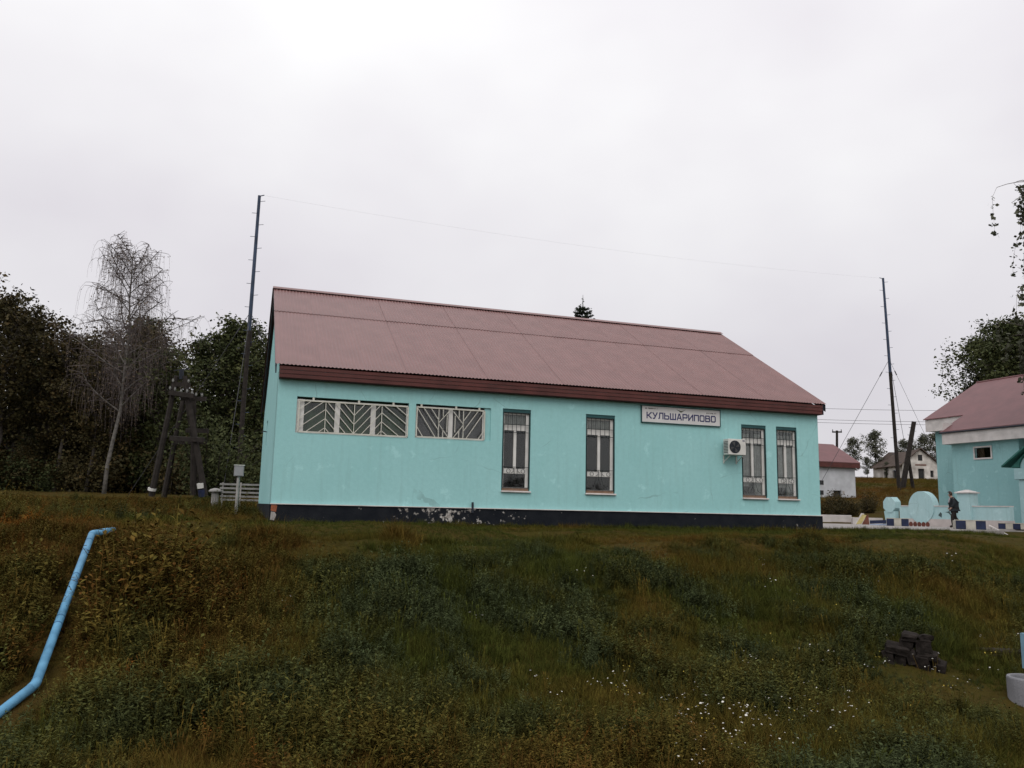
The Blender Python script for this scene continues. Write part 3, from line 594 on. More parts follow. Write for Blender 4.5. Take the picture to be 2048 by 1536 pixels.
MB().box((hx-9.3, hy-.38, e0[2]-.45), (e0[0]-.08, hy-.30, e0[2]-.01)).build('fascia', FASCIA, HU); MB().prism([(e0[0]-.075, hy-.38, e0[2]-.45), (e0[0]-.075, hy+3.2, r0[2]-.45), (e0[0]-.075, hy+3.2, r0[2]-.01), (e0[0]-.075, hy-.38, e0[2]-.01)], (.05, 0, 0)).build('bargeboard', FASCIA, HU)
# ------------------------------------------------------------------ abandoned house on the hill
gl = at(1806, 960, 130); HO = empty('derelict_house', (gl[0], gl[1], 6.2), math.radians(-17), 'abandoned whitewashed house with sagging brown roof on the far hill', 'house')
HW = M('peeling_whitewash', (.42, .38, .34), .95, .3, .8, .4, 6, col2=(.55, .52, .48)); HR_ = M('brown_roof', (.075, .055, .045), .9, .3, 1.2)
gw, gh, gp, ln = 5.9, 2.9, 5.2, 10.
wm = MB(); wall_face(wm, (0, 0, 0), (1, 0, 0), (0, -1, 0), gw, -.8, gh-.2, [(2.55, 3.55, -.2, 2.0), (4.5, 5.05, .7, 1.75)], .25)
wall_face(wm, (0, 0, 0), (0, 1, 0), (-1, 0, 0), ln, -.8, gh-.2, [(1.5, 3.2, .3, 1.8), (5, 6.2, .6, 1.7)], .25)
wm.quad((0, 0, gh-.2), (gw, 0, gh-.2), (gw, 0, gh), (gw/2, 0, gp-.1), (0, 0, gh)); wm.build('wall', HW, HO, world=False)
MB().box((2.55, .25, -.4), (3.55, .3, 2.0)).build('door', DARKIN, HO, world=False); MB().box((4.5, .25, .7), (5.05, .3, 1.75)).build('window', DARKIN, HO, world=False)
MB().box((2.6, -.03, 3.3), (3.3, -.004, 4.25)).build('attic_window', DARKIN, HO, world=False); MB().box((2.1, -.04, 2.5), (3.9, -.004, 2.72)).build('canopy_scar', M('scar_brown', (.15, .08, .06), .9, .3), HO, world=False)
for y0_, y1_ in ((1.5, 3.2), (5, 6.2)): MB().box((.25, y0_, .2), (.3, y1_, 1.8)).build('window', DARKIN, HO, world=False)
for s in (0, 1):
    xa = -.6 if s == 0 else gw+.6; ze = gh-.55; xm = gw/2
    rmb = MB(); nn = 8
    for i in range(nn):
        ya, yb = -.45+(ln+.6)*i/nn, -.45+(ln+.6)*(i+1)/nn; sag = lambda y: -.28*math.sin(math.pi*(y+.45)/(ln+.6))
        rmb.add([(xa, ya, ze), (xm, ya, gp+sag(ya)), (xm, yb, gp+sag(yb)), (xa, yb, ze), (xa, ya, ze+.12), (xm, ya, gp+.14+sag(ya)), (xm, yb, gp+.14+sag(yb)), (xa, yb, ze+.12)], [(0, 1, 2, 3), (4, 7, 6, 5), (0, 3, 7, 4), (0, 4, 5, 1), (3, 2, 6, 7)])
    rmb.build('roof_slope', HR_, HO, world=False)
# ------------------------------------------------------------------ masts, poles and wires
def gz(x, y): return float(terrain(np.array([x]), np.array([y]))[0])
def mast(u0, v0, u1, v1, D, lab, side):
    b, t_ = at(u0, v0, D), at(u1, v1, D); b = b.copy(); bz = gz(b[0], b[1]); b[2] = bz-.3
    o = empty('antenna_mast', (b[0], b[1], bz), 0, lab, 'mast', 'climbing masts of the wire antenna')
    m1 = b+(t_-b)*.56; MB().tube([b, m1], [.15, .12], 8).build('lower_pole', WOODP, o); MB().tube([m1-(t_-b)*.05+np.array([.1, .1, 0]), m1+np.array([.05, .05, 0])], [.12, .11], 8).build('splice_piece', WOODP, o); MB().tube([m1-(t_-b)*.02, t_], [.115, .085], 8).build('upper_pole', MASTB, o)
    for i in range(24):
        p = b+(t_-b)*(.1+.88*i/23); s = 1 if i % 2 else -1; q = p+CR*s*.36+np.array([0, 0, .03]); MB().tube([p, q], .015, 4).build('climbing_step', MASTB, o)
    MB().tube([t_-np.array([0, 0, .05]), t_+CR*side*.28+np.array([0, 0, .02])], .03, 5).build('pulley_arm', MASTB, o)
    g_ = b+(t_-b)*.62
    for a_, r_ in ((0.6, 6.5), (2.7, 6.5), (4.6, 6.5)):
        e = g_+np.array([math.cos(a_)*r_, math.sin(a_)*r_, 0]); e[2] = gz(e[0], e[1])
        MB().tube([g_, e], .016, 4).build('guy_wire', WIRE, o)
        q = g_+(e-g_)*.09; MB().tube([q, q+(e-g_)*.03], .045, 5).build('guy_insulator', WIRE, o)
    return t_
tl = mast(474, 976, 519, 391, 47, 'tall thin climbing mast standing behind the left end of the turquoise building', 1)
tr = mast(1798, 972, 1766, 556, 65, 'tall thin climbing mast on the hill before the abandoned house', -1)
def wire(name, a, b, sag, r, mat, lab, cat='wire', grp=None, n=24):
    pts = [a+(b-a)*t-np.array([0, 0, 4*sag*t*(1-t)]) for t in np.linspace(0, 1, n)]
    o = MB().tube(pts, r, 4).build(name, mat); tag(o, lab, cat, grp); return pts
pts = wire('antenna_wire', tl+CR*.26, tr-CR*.26, .55, .0026, WIREF, 'thin antenna wire sagging between the tops of the two masts')
for k, (va, vb, l_) in enumerate(((808, 808, 'uppermost'), (830, 831, 'middle'), (836, 837, 'lowest'))):
    a, b = at(1380, va-3, 80), at(2250, vb+8, 80); wire('overhead_wire', a, b, .5, .016, WIRE, l_+' of the three level overhead wires crossing the sky on the right', 'wire', 'overhead wires')
PL = empty('leaning_pole', at(1806, 968, 66), 0, 'leaning dark wooden pole with a brace in front of the abandoned house', 'pole')
a, b = at(1805, 978, 66), at(1828, 843, 66); MB().tube([a, b], [.22, .17], 8).build('pole', WOODP, PL)
br0, br1 = at(1827, 982, 66.5), at(1817, 915, 66.2); MB().tube([br0, br1], [.15, .12], 7).build('brace', WOODP, PL)
for i in range(4):
    q = a+(b-a)*(.8+.055*i); s = 1 if i % 2 else -1; MB().tube([q, q+CR*s*.32, q+CR*s*.32+np.array([0, 0, .12])], .02, 4).build('insulator_hook', CERAM if i % 2 else WIRE, PL)
TP = empty('utility_pole', at(1674, 985, 95), 0, 'far thin utility pole with a crossarm above the white shed', 'pole')
a, b = at(1674, 992, 95), at(1674, 861, 95); MB().tube([a, b], [.17, .14], 7).build('pole', WOODP, TP); q = at(1674, 864, 95); MB().bar(q-CR*.55, q+CR*.55, .16).build('crossarm', WOODP, TP)
for s in (-.5, .5): MB().tube([q+CR*s, q+CR*s+np.array([0, 0, .3])], .05, 5).build('insulator', WIRE, TP)
# braced wooden pole structure at the wood's edge
D_ = 38; AF = empty('braced_pole_frame', at(355, 990, D_), 0, 'old dark wooden pole frame with crossarms at the edge of the wood', 'pole frame')
apex = at(362, 750, D_)
legs = [((303, 992), (353, 752), D_), ((410, 992), (369, 752), D_), ((328, 994), (366, 800), D_+2.2), ((402, 990), (374, 800), D_+2.2), ((386, 990), (388, 800), D_+1.1)]
for (b_, t_, d_) in legs:
    p, q = at(*b_, d_), at(*t_, d_); MB().tube([p, q], [.15, .11], 7).build('leg', WOODP, AF)
for (a_, b_, d_) in (((338, 785), (388, 792), D_-.2), ((362, 797), (412, 798), D_+.3), ((340, 876), (408, 880), D_-.15), ((352, 884), (412, 884), D_+1.9), ((372, 861), (417, 862), D_+1.0), ((344, 768), (380, 770), D_)):
    MB().bar(at(*a_, d_), at(*b_, d_), .2, .14, up=CF).build('crossarm', WOODP, AF)
MB().tube([at(363, 758, D_), at(363, 739, D_)], .11, 7).build('pole_cap', DARKMET, AF); MB().bar(at(348, 741, D_), at(378, 737, D_), .035).build('top_bar', DARKMET, AF)
for (u, v) in ((340, 779), (350, 781), (362, 785), (374, 785), (384, 788), (392, 792), (404, 793), (358, 790), (346, 764), (377, 765)):
    q = at(u, v, D_-.15); MB().tube([q, q+np.array([0, 0, .07]), q+np.array([0, 0, .10]), q+np.array([0, 0, .16])], [.035, .06, .035, .045], 7).build('insulator', M('dirty_porcelain', (.2, .2, .19), .5, .2), AF)
for (u, v, v2, mt_) in ((403, 966, 976, WHITEW), (406, 979, 993, BLUEP), (303.5, 976, 981, WHITEW)):
    p, q = at(u, v2, D_-.02), at(u-(v2-v)*.13 if u > 350 else u+1, v, D_-.02); MB().tube([p, q], .19, 9).build('painted_band', mt_, AF)
# meter box on a post
mb_ = at(478, 1000, 26); mz = gz(mb_[0], mb_[1]); MX = empty('meter_box', (mb_[0], mb_[1], mz), 0, 'grey meter box on a post left of the turquoise building', 'meter box')
cc = at(478, 942, 26); MB().box((cc[0]-.15, cc[1]-.09, cc[2]-.17), (cc[0]+.15, cc[1]+.09, cc[2]+.17)).build('box', M('grey_box_paint', (.27, .26, .27), .6, .12, 4), MX, bevel=.012)
MB().box((cc[0]-.17, cc[1]-.11, cc[2]+.171), (cc[0]+.17, cc[1]+.11, cc[2]+.195)).build('lid', PLAST, MX); MB().tube([(cc[0], cc[1]+.02, mz-.2), (cc[0], cc[1]+.02, cc[2]-.16)], .05, 7).build('post', CONC, MX)
MB().box((cc[0]-.12, cc[1]-.096, cc[2]-.14), (cc[0]+.12, cc[1]-.091, cc[2]+.14)).build('door', M('grey_box_door', (.30, .29, .30), .55, .1, 4), MX)
OLDW = M('weathered_white', (.27, .26, .25), .9, .25, 3)
# white slat fence and pillar
pa, pb = at(428, 1000, 33), at(560, 1003, 34.5); FZ = gz(pa[0], pa[1])
SF = empty('slat_fence', (pa[0], pa[1], FZ), 0, 'low white slatted fence between the wood and the turquoise building', 'fence')
for i, v in enumerate((968, 976, 984, 992, 999)):
    a, b = at(440, v, 33), at(560, v+3, 34.5); MB().bar(a, b, .075, .03, up=(0, 1, 0)).build('slat', OLDW, SF)
for u in (446, 482, 521): a = at(u, 966, 33.1); MB().box((a[0]-.03, a[1]+.03, FZ-.2), (a[0]+.03, a[1]+.09, a[2]+.02)).build('post', CONC, SF)
a = at(431, 985, 33); GP = empty('gate_pillar', (a[0], a[1], FZ), 0, 'white pillar with a rounded cap at the end of the slatted fence', 'pillar')
MB().tube([(a[0], a[1], FZ-.2), (a[0], a[1], FZ+.62)], .15, 10).build('shaft', OLDW, GP); MB().tube([(a[0], a[1], FZ+.621), (a[0], a[1], FZ+.67), (a[0], a[1], FZ+.74), (a[0], a[1], FZ+.78)], [.25, .27, .2, .06], 12).build('cap', OLDW, GP, smooth=True)

# ------------------------------------------------------------------ blue pipe down the bank
def pix_ground(u, v, h=0.):
    k_ = ray(u, v); ts = np.linspace(5, 60, 4000); P = CAM+k_[None]*ts[:, None]; dz = P[:, 2]-terrain(P[:, 0], P[:, 1])-h
    i = int(np.argmax(dz < 0)); return P[i]
A0 = at(226, 1060, 15.0); A1 = at(184, 1067, 14.0); A2 = at(71, 1369, 9.6); A3 = at(-40, 1456, 8.8)
BP = empty('blue_pipe', (A2[0], A2[1], A2[2]-.4), 0, 'bright blue painted pipe running down the bank with two elbows', 'pipe')
def elbow(p, c_, q, r=.22, n=6):
    a = c_+(p-c_)/np.linalg.norm(p-c_)*r; b = c_+(q-c_)/np.linalg.norm(q-c_)*r
    return [(1-t)**2*a+2*t*(1-t)*c_+t*t*b for t in np.linspace(0, 1, n)]
e1, e2_ = elbow(A0, A1, A2, .07), elbow(A1, A2, A3, .08)
MB().tube([A0, e1[0]], .055, 14).build('upper_run', PIPEB, BP, smooth=True); MB().tube(e1, .057, 14).build('elbow', PIPEB, BP, smooth=True)
MB().tube([e1[-1], e2_[0]], .055, 14).build('long_run', PIPEB, BP, smooth=True); MB().tube(e2_, .057, 14).build('elbow', PIPEB, BP, smooth=True)
MB().tube([e2_[-1], A3], .055, 14).build('lower_run', PIPEB, BP, smooth=True)
for t_ in (.06, .16, .36, .41, .655, .70):
    q = e1[-1]+(e2_[0]-e1[-1])*t_; dd = (e2_[0]-e1[-1])/np.linalg.norm(e2_[0]-e1[-1])*.008; MB().tube([q-dd, q+dd], .0582, 14).build('weld_seam', M('weld_dark', (.03, .10, .22), .6, .2), BP)
for (u, v, d_) in ((-2, 1428, 9.1), (118, 1240, 11.4)):
    q = at(u, v, d_); MB().box((q[0]-.06, q[1]-.06, gz(q[0], q[1])-.3), (q[0]+.06, q[1]+.06, q[2]-.06)).build('support_post', WOODP, BP)
# ------------------------------------------------------------------ pile of dark blocks and planter ring
pc = pix_ground(1832, 1338); kD = float((pc-CAM) @ CF); s_ = kD/FPX
CP = empty('block_pile', pc, math.radians(-35), 'heap of dark weathered blocks stacked in the grass at lower right', 'block pile')
def blk(u0, u1, v0, v1, d0, d1, tilt):
    x0_, x1_ = (u0-1832)*s_, (u1-1832)*s_; z0_, z1_ = (1342-v1)*s_-.05, (1342-v0)*s_-.05
    b_ = MB(); b_.box((x0_, d0, z0_), (x1_, d1, z1_)); m_ = b_.mesh(BRICKD, False, ((x0_+x1_)/2, (d0+d1)/2, (z0_+z1_)/2), .012)
    for v in m_.vertices: v.co += Vector((random.uniform(-1, 1), random.uniform(-1, 1), random.uniform(-1, 1)))*.022
    link('block', m_, CP, ((x0_+x1_)/2, (d0+d1)/2, (z0_+z1_)/2), (tilt*1.2, tilt*1.6, random.uniform(-.35, .35)))
for a in ((1776, 1796, 1304, 1334, 0, .3, -.12), (1797, 1818, 1307, 1336, .02, .34, .08), (1780, 1822, 1295, 1306, -.03, .36, .10), (1818, 1836, 1300, 1332, .05, .4, -.1), (1837, 1862, 1310, 1342, 0, .35, .04), (1863, 1876, 1312, 1340, .04, .36, .1), (1872, 1888, 1322, 1346, -.03, .3, .12), (1812, 1836, 1281, 1299, .08, .4, .05), (1837, 1868, 1282, 1308, .05, .42, -.04), (1813, 1842, 1272, 1282, .05, .38, .05), (1843, 1866, 1273, 1282, .08, .42, -.06), (1840, 1878, 1305, 1313, 0, .4, .07)): blk(*a)
lg = pix_ground(1982, 1312); LG = empty('shadow_slab', lg, math.radians(-30), 'low dark slab added for a shadowed hole in the grass left of the blue post', 'shadow slab')  # made-up dark slab in place of a shadowed hole in the grass
MB().prism([(-.55, -.09, -.05), (.55, -.08, -.05), (.52, .09, -.03), (-.5, .1, -.05)], (0, 0, .17)).build('main_slab', WOODP, LG, world=False, bevel=.02); MB().prism([(-.2, -.2, -.05), (.3, -.24, -.05), (.33, -.1, -.05), (-.18, -.1, -.05)], (0, .02, .10)).build('side_slab', WOODP, LG, world=False, bevel=.015)
rg = pix_ground(2060, 1402); D_r = float((rg-CAM) @ CF); rr_ = 38*D_r/FPX
RG = empty('concrete_ring', rg, 0, 'pale concrete ring standing in the grass at the right edge', 'concrete ring')
n_ = 28; h_ = 46*D_r/FPX; vs = []
for (r, z) in ((rr_, -.1), (rr_*1.02, h_-.02), (rr_*.99, h_), (rr_*.84, h_), (rr_*.82, h_-.02), (rr_*.8, -.05)): vs += [(r*math.cos(2*math.pi*i/n_), r*math.sin(2*math.pi*i/n_), z) for i in range(n_)]
MB().add(vs, [(j*n_+i, j*n_+(i+1) % n_, (j+1)*n_+(i+1) % n_, (j+1)*n_+i) for j in range(5) for i in range(n_)]).build('ring', M('ring_concrete', (.22, .22, .235), .9, .15, 3, .4), RG, world=False)
MB().prism([(rr_*.81*math.cos(a), rr_*.81*math.sin(a), h_*.6) for a in np.linspace(0, 2*math.pi, 25)[:-1]], (0, 0, .01)).build('soil', BRICKD, RG, world=False)
pp = at(2050, 1300, D_r); BPST = empty('blue_post', (pp[0], pp[1], rg[2]), 0, 'thin blue post standing in the concrete ring at the right edge', 'post')
pt = at(2050, 1267, D_r); MB().box((pp[0]-.035, pp[1]-.035, pt[2]-.5), (pp[0]+.035, pp[1]+.035, pt[2])).build('upper_part', M('pale_blue_paint', (.16, .28, .36), .6, .2, 4), BPST); MB().box((pp[0]-.02, pp[1]-.02, rg[2]), (pp[0]+.02, pp[1]+.02, pt[2]-.501)).build('stake', WOODP, BPST)
# ------------------------------------------------------------------ trees
def leafmat(name, stops, rough=.75, tr=.15):
    m, t, p = newmat(name); n = t.nodes
    a = n.new('ShaderNodeAttribute'); a.attribute_name = 'tint'; oi = n.new('ShaderNodeObjectInfo').outputs['Random']
    fac = math_(t, 'ADD', math_(t, 'MULTIPLY', a.outputs['Fac'], .8), math_(t, 'MULTIPLY', oi, .2))
    t.links.new(ramp(t, fac, stops), p.inputs['Base Color']); p.inputs['Roughness'].default_value = rough; p.inputs['Specular IOR Level'].default_value = .15
    return m
LEAF_D = leafmat('leaf_dark_olive', [(0, (.028, .025, .010)), (.5, (.050, .041, .015)), (.8, (.075, .050, .018)), (1, (.11, .064, .020))])
LEAF_G = leafmat('leaf_green', [(0, (.030, .040, .015)), (.5, (.055, .065, .024)), (1, (.09, .09, .03))])
LEAF_F = leafmat('leaf_far_grey_green', [(0, (.06, .065, .045)), (.5, (.085, .09, .06)), (1, (.12, .115, .075))])
LEAF_B = leafmat('leaf_birch_brown', [(0, (.09, .07, .055)), (.5, (.12, .09, .065)), (1, (.16, .11, .06))])
LEAF_N = leafmat('needles', [(0, (.02, .03, .02)), (1, (.05, .06, .04))])
BARK = M('bark_dark', (.05, .042, .035), .95, .35, 6, .5, 20); BARKB = M('bark_birch', (.13, .12, .108), .9, .45, 5, .4, 14); TWIG = M('twig_brown', (.105, .085, .082), .9, .2)
def leaf_mesh(P, size, tint, mat, rng, aspect=.6, droop=0.):
    n = len(P); P = np.asarray(P)
    d = rng.normal(size=(n, 3)); d[:, 2] = d[:, 2]*.6-droop; d /= np.linalg.norm(d, axis=1)[:, None]
    e = np.cross(d, rng.normal(size=(n, 3))); e /= np.linalg.norm(e, axis=1)[:, None]+1e-9
    s = (size*rng.uniform(.45, 1.65, n))[:, None]
    V = np.stack([P-d*s*.5, P+e*s*aspect*.5, P+d*s*.5, P-e*s*aspect*.5], 1).reshape(-1, 3)
    m_ = bpy.data.meshes.new('crown'); m_.vertices.add(4*n); m_.vertices.foreach_set('co', V.astype(np.float32).ravel())
    m_.loops.add(4*n); m_.loops.foreach_set('vertex_index', np.arange(4*n, dtype=np.int32)); m_.polygons.add(n); m_.polygons.foreach_set('loop_start', np.arange(0, 4*n, 4, dtype=np.int32))
    at_ = m_.attributes.new('tint', 'FLOAT', 'POINT'); at_.data.foreach_set('value', np.repeat(np.clip(tint, 0, 1), 4).astype(np.float32))
    m_.update(calc_edges=True); m_.validate(); m_.materials.append(mat); return m_
def limb(rng, p0, az, el, ln, bend, n=6):
    d = np.array([math.cos(az)*math.cos(el), math.sin(az)*math.cos(el), math.sin(el)]); pts = [p0]; st = ln/(n-1)
    for i in range(n-1): d = d+np.array([0, 0, bend])/(n-1)+rng.normal(size=3)*.10; d /= np.linalg.norm(d); pts.append(pts[-1]+d*st)
    return pts
def broad_tree(seed, H, r0, start, spread, n_l, leaf, per, mat, peak=.45, sig=.34, nsub=5):
    rng = np.random.default_rng(seed); tm_ = MB(); tr_ = [np.zeros(3)]
    for i in range(7): tr_.append(tr_[-1]+np.array([rng.normal()*.12, rng.normal()*.12, H*.93/7]))
    tm_.tube([tr_[0]-np.array([0, 0, .4])]+tr_[1:], [r0*1.25]+[r0*(1-.85*i/7) for i in range(1, 8)], 7)
    T = np.array(tr_); anch = []
    for i in range(n_l):
        h = start+(1-start)*((i+rng.random()*.8)/n_l)**.9; zz = h*H*.93; j = min(int(h*7), 6); p0 = T[j]+(T[j+1]-T[j])*(h*7-j)
        prof = math.sin(math.pi*min(1, max(.05, ((h-start)/(1-start)*.86+.14)**(math.log(.5)/math.log(peak+.12)))))
        ln = spread*(.35+.75*prof)*rng.uniform(.75, 1.25); L_ = limb(rng, p0, i*2.399+rng.normal()*.3, rng.uniform(.25, .8), ln, .35)
        tm_.tube(L_, np.linspace(r0*.42*(1.1-h)+.02, .015, len(L_)), 5, False)
        for k in range(nsub):
            q = L_[1+k % (len(L_)-1)]; S_ = limb(rng, q, rng.uniform(0, 6.28), rng.uniform(-.1, .9), ln*rng.uniform(.28, .5), .1, 4)
            tm_.tube(S_, np.linspace(.03, .01, 4), 3, False); anch += [(S_[1], .5), (S_[2], .8), (S_[3], 1.)]
        anch.append((L_[-1], 1.))
    P = []; ti = []
    for a, k in anch:
        m_ = rng.poisson(per*k*rng.choice([.35, 1, 1.5])); 
        if m_: P.append(a+rng.normal(size=(m_, 3))*np.array([sig, sig, sig*.75])); ti.append(np.clip(rng.normal(.45, .22)+rng.normal(size=m_)*.12, 0, 1))
    return tm_.mesh(BARK, True), leaf_mesh(np.concatenate(P), leaf, np.concatenate(ti), mat, rng)
def place_tree(name, meshes, loc, s, rz, lab, grp=None, cat='tree', trunk='trunk', extra=None, sz=None):
    o = empty(name, loc, rz, lab, cat, grp); o.scale = (s, s, sz or s)
    link(trunk, meshes[0], o); link('crown', meshes[1], o)
    if len(meshes) > 2: link('hanging_twigs', meshes[2], o)
    return o
tA = broad_tree(1, 11, .16, .22, 3.0, 26, .20, 26, LEAF_D); tB = broad_tree(2, 12, .18, .3, 2.6, 26, .20, 26, LEAF_D, .55)
tC = broad_tree(3, 10, .15, .12, 3.2, 26, .21, 27, LEAF_G, .4); tD = broad_tree(4, 13, .18, .25, 2.4, 28, .20, 23, LEAF_G, .5)
def gl_(u, D): p = at(u, 985, D); return (p[0], p[1], gz(p[0], p[1])-.05)
wood = [(-95, 54, tA, 1.22), (-26, 50, tB, 1.02), (20, 55, tA, 1.10), (72, 62, tC, .98), (110, 52, tB, .86), (150, 56, tA, .96), (190, 62, tB, .92), (228, 52, tA, .83), (172, 50, tB, .70), (282, 54, tA, .88), (85, 54, tA, .84), (262, 58, tB, 1.0), (292, 52, tC, .92), (318, 60, tA, .84), (345, 66, tC, .74), (372, 72, tA, .66),
        (396, 60, tD, .86), (422, 58, tD, .93), (452, 62, tC, 1.18), (478, 58, tD, .98), (508, 61, tC, 1.1), (538, 64, tD, .98), (575, 66, tC, 1.05), (45, 66, tD, .95), (255, 68, tD, 1.12), (160, 70, tC, 1.0)]
for i, (u, D, m_, s) in enumerate(wood):
    look = 'green leafy' if m_ in (tC, tD) else 'dark olive brown'
    where = 'at the left edge of the picture' if u < 40 else 'left of the bare birch' if u < 185 else 'behind and right of the bare birch' if u < 305 else 'behind the wooden pole frame' if u < 400 else 'between the pole frame and the climbing mast' if u < 470 else 'beside the end of the maroon roof'
    place_tree('woodland_tree', m_, gl_(u, D), s, i*1.7, look+' tree of the wood, '+where, 'trees of the wood on the left')
# undergrowth shrubs along the wood's edge
def shrub(seed, mat, leaf=.13, n=3400):
    rng = np.random.default_rng(seed); mb2 = MB(); P = []; ti = []
    for i in range(16):
        L_ = limb(rng, np.array([rng.normal()*.15, rng.normal()*.15, 0]), rng.uniform(0, 6.28), rng.uniform(.7, 1.4), rng.uniform(1.2, 2.4), -.2, 5); mb2.tube(L_, np.linspace(.03, .008, 5), 4, False)
        for q in L_[1:]: k_ = n//64; P.append(q+rng.normal(size=(k_, 3))*.24); ti.append(np.clip(rng.normal(.4, .25)+rng.normal(size=k_)*.12, 0, 1))
    return mb2.mesh(BARK, True), leaf_mesh(np.concatenate(P), leaf, np.concatenate(ti), mat, rng)
sA, sB = shrub(11, LEAF_D), shrub(12, LEAF_G)
for i, u in enumerate(range(-60, 560, 27)):
    m_ = (sA, sB)[1 if (u > 395 or i % 4 == 2) else 0]; D = 50+5*random.random()+(4 if u > 350 else 0); s = random.uniform(.9, 1.5)
    place_tree('undergrowth_shrub', m_, gl_(u+random.uniform(-9, 9), D), s, i*2.1, ('green' if m_ is sB else 'dark')+' shrub at the foot of the wood, '+('left of the bare birch' if u < 190 else 'between the bare birch and the pole frame' if u < 300 else 'behind the legs of the pole frame' if u < 410 else 'right of the pole frame'), 'shrubs along the edge of the wood', 'shrub', 'stems')
p0 = gl_(420, 41); place_tree('young_maple', shrub(13, LEAF_G, .075, 6400), p0, 1.75, .4, 'young bright green tree just right of the wooden pole frame', None, 'tree', 'stems', sz=2.3)
# dense interior of the wood: nobody could count it
rng = np.random.default_rng(5); n = 42000
u_ = rng.uniform(-160, 600, n); D_a = rng.uniform(66, 84, n); P = CAM+(CF[None]+CR[None]*((u_-1024)/FPX)[:, None])*D_a[:, None]
tall_ = 6.2+2.5*vnoise(u_, D_a*0, 34, 5)-2.8*np.exp(-((u_-355)/32.)**2); P[:, 2] = terrain(P[:, 0], P[:, 1])+tall_*rng.random(n)**.8
o = link('woodland', leaf_mesh(P, .5, np.clip(rng.normal(.35, .2, n), 0, 1), LEAF_D, rng)); tag(o, 'dark depth of the wood behind the nearer trees on the left', 'woodland', kind='stuff')
n = 9000; xb = rng.uniform(-70, 110, n); yb = rng.uniform(-92, -80, n); hb = 4.5+3.2*vnoise(xb, xb*0, 7, 6)  # unseen tree line, added so the lower panes mirror something dark
o = link('woodland', leaf_mesh(np.stack([xb, yb, terrain(xb, yb)+hb*rng.random(n)**.8], -1), .9, np.clip(rng.normal(.35, .2, n), 0, 1), LEAF_D, rng)); tag(o, 'unseen low wood added behind the camera to darken the lower window panes by reflection', 'woodland', kind='stuff')
# bare weeping birch rising out of the wood
def weeping(seed, H, r0, spread, n_l, strands, leafn, start=.22, leafsz=.12):
    rng = np.random.default_rng(seed); tm_ = MB(); tw = MB(); tr_ = [np.zeros(3)]
    for i in range(9): tr_.append(tr_[-1]+np.array([rng.normal()*.13, rng.normal()*.13, H*.95/9]))
    T = np.array(tr_); tm_.tube([T[0]-np.array([0, 0, .4])]+list(T[1:]), [r0*1.2]+[r0*(1-.9*i/9)+.01 for i in range(1, 10)], 8); P = []
    def hang(p, ln):
        d = np.array([rng.normal()*.5, rng.normal()*.5, .25]); pts = [p]
        for i in range(5): d = d*.55+np.array([rng.normal()*.06, rng.normal()*.06, -.55]); pts.append(pts[-1]+d/np.linalg.norm(d)*ln/5)
        tw.tube(pts, [.0075, .0065, .006, .005, .0045, .004], 3, False)
        k_ = rng.poisson(leafn)
        for _ in range(k_): a = rng.integers(1, 6); P.append(pts[a]+rng.normal(size=3)*.08)
    for i in range(n_l):
        h = start+(.97-start)*(i+.5)/n_l; j = min(int(h*9), 8); p = T[j]+(T[j+1]-T[j])*(h*9-j)
        prof = (1-((h-.5)/.62)**2); ln = spread*(.3+.8*max(prof, .05))*rng.uniform(.8, 1.25)
        L_ = limb(rng, p, i*2.399+rng.normal()*.3, rng.uniform(.55, 1.0), ln, -.15, 8); tm_.tube(L_, np.linspace(r0*.36*(1.15-h)+.02, .018, 8), 5, False)
        for k_ in range(strands):
            q = L_[2+k_ % 6]
            if rng.random() < .5: S_ = limb(rng, q, rng.uniform(0, 6.28), rng.uniform(.1, .8), ln*.25, -.4, 4); tw.tube(S_, [.02, .017, .014, .012], 3, False); q = S_[3]
            hang(q, rng.uniform(.8, 2.4)*H/16)
    return tm_.mesh(BARKB, True), leaf_mesh(np.array(P), leafsz, np.clip(rng.normal(.5, .25, len(P)), 0, 1), LEAF_B if leafn < 6 else LEAF_F, rng, .7, .5), tw.mesh(TWIG)
wb = weeping(23, 16.6, .12, 3.3, 34, 52, 3.2, .30, .075); place_tree('weeping_birch', wb, gl_(208, 48.5), .955, 0.9, 'tall nearly bare weeping birch with pale trunk rising above the wood', None, 'birch')
wb2 = weeping(22, 16, .2, 3.9, 30, 40, 34, .36, .15); pb_ = at(2296, 1050, 34); place_tree('weeping_birch', wb2, (pb_[0], pb_[1], gz(pb_[0], pb_[1])), 1.16, 1.1, 'birch whose leafy hanging twigs show at the right edge of the sky', None, 'birch')
# spruce behind the roof ridge
def spruce(seed, H, rad):
    rng = np.random.default_rng(seed); tm_ = MB(); tm_.tube([(0, 0, -.3), (0, 0, H*.5), (0, 0, H)], [.22, .12, .015], 7); P = []
    z = H*.12
    while z < H*.93:
        R_ = rad*(1-z/H)**.9+.12; nb = 7
        for k_ in range(nb):
            az = k_*2*math.pi/nb+rng.normal()*.3; ln = R_*rng.uniform(.7, 1.2)
            pts = [np.array([math.cos(az)*t*ln, math.sin(az)*t*ln, z+.1*ln-.0-.45*ln*t+.5*ln*t*t]) for t in np.linspace(0, 1, 5)]; tm_.tube(pts, [.03, .025, .02, .012, .006], 3, False)
            for t in np.linspace(.25, 1, int(8+ln*16)): i = min(int(t*4), 3); q = pts[i]+(pts[i+1]-pts[i])*(t*4-i); P += [q+rng.normal(size=3)*np.array([.07, .07, .05]) for _ in range(4)]
        z += max(.28, .055*(H-z))*1.0+.08
    for t in np.linspace(.90, .985, 14): P += [np.array([rng.normal()*.035, rng.normal()*.035, H*t]) for _ in range(2)]
    return tm_.mesh(BARK, True), leaf_mesh(np.array(P), .2, np.clip(rng.normal(.4, .2, len(P)), 0, 1), LEAF_N, rng, .35)
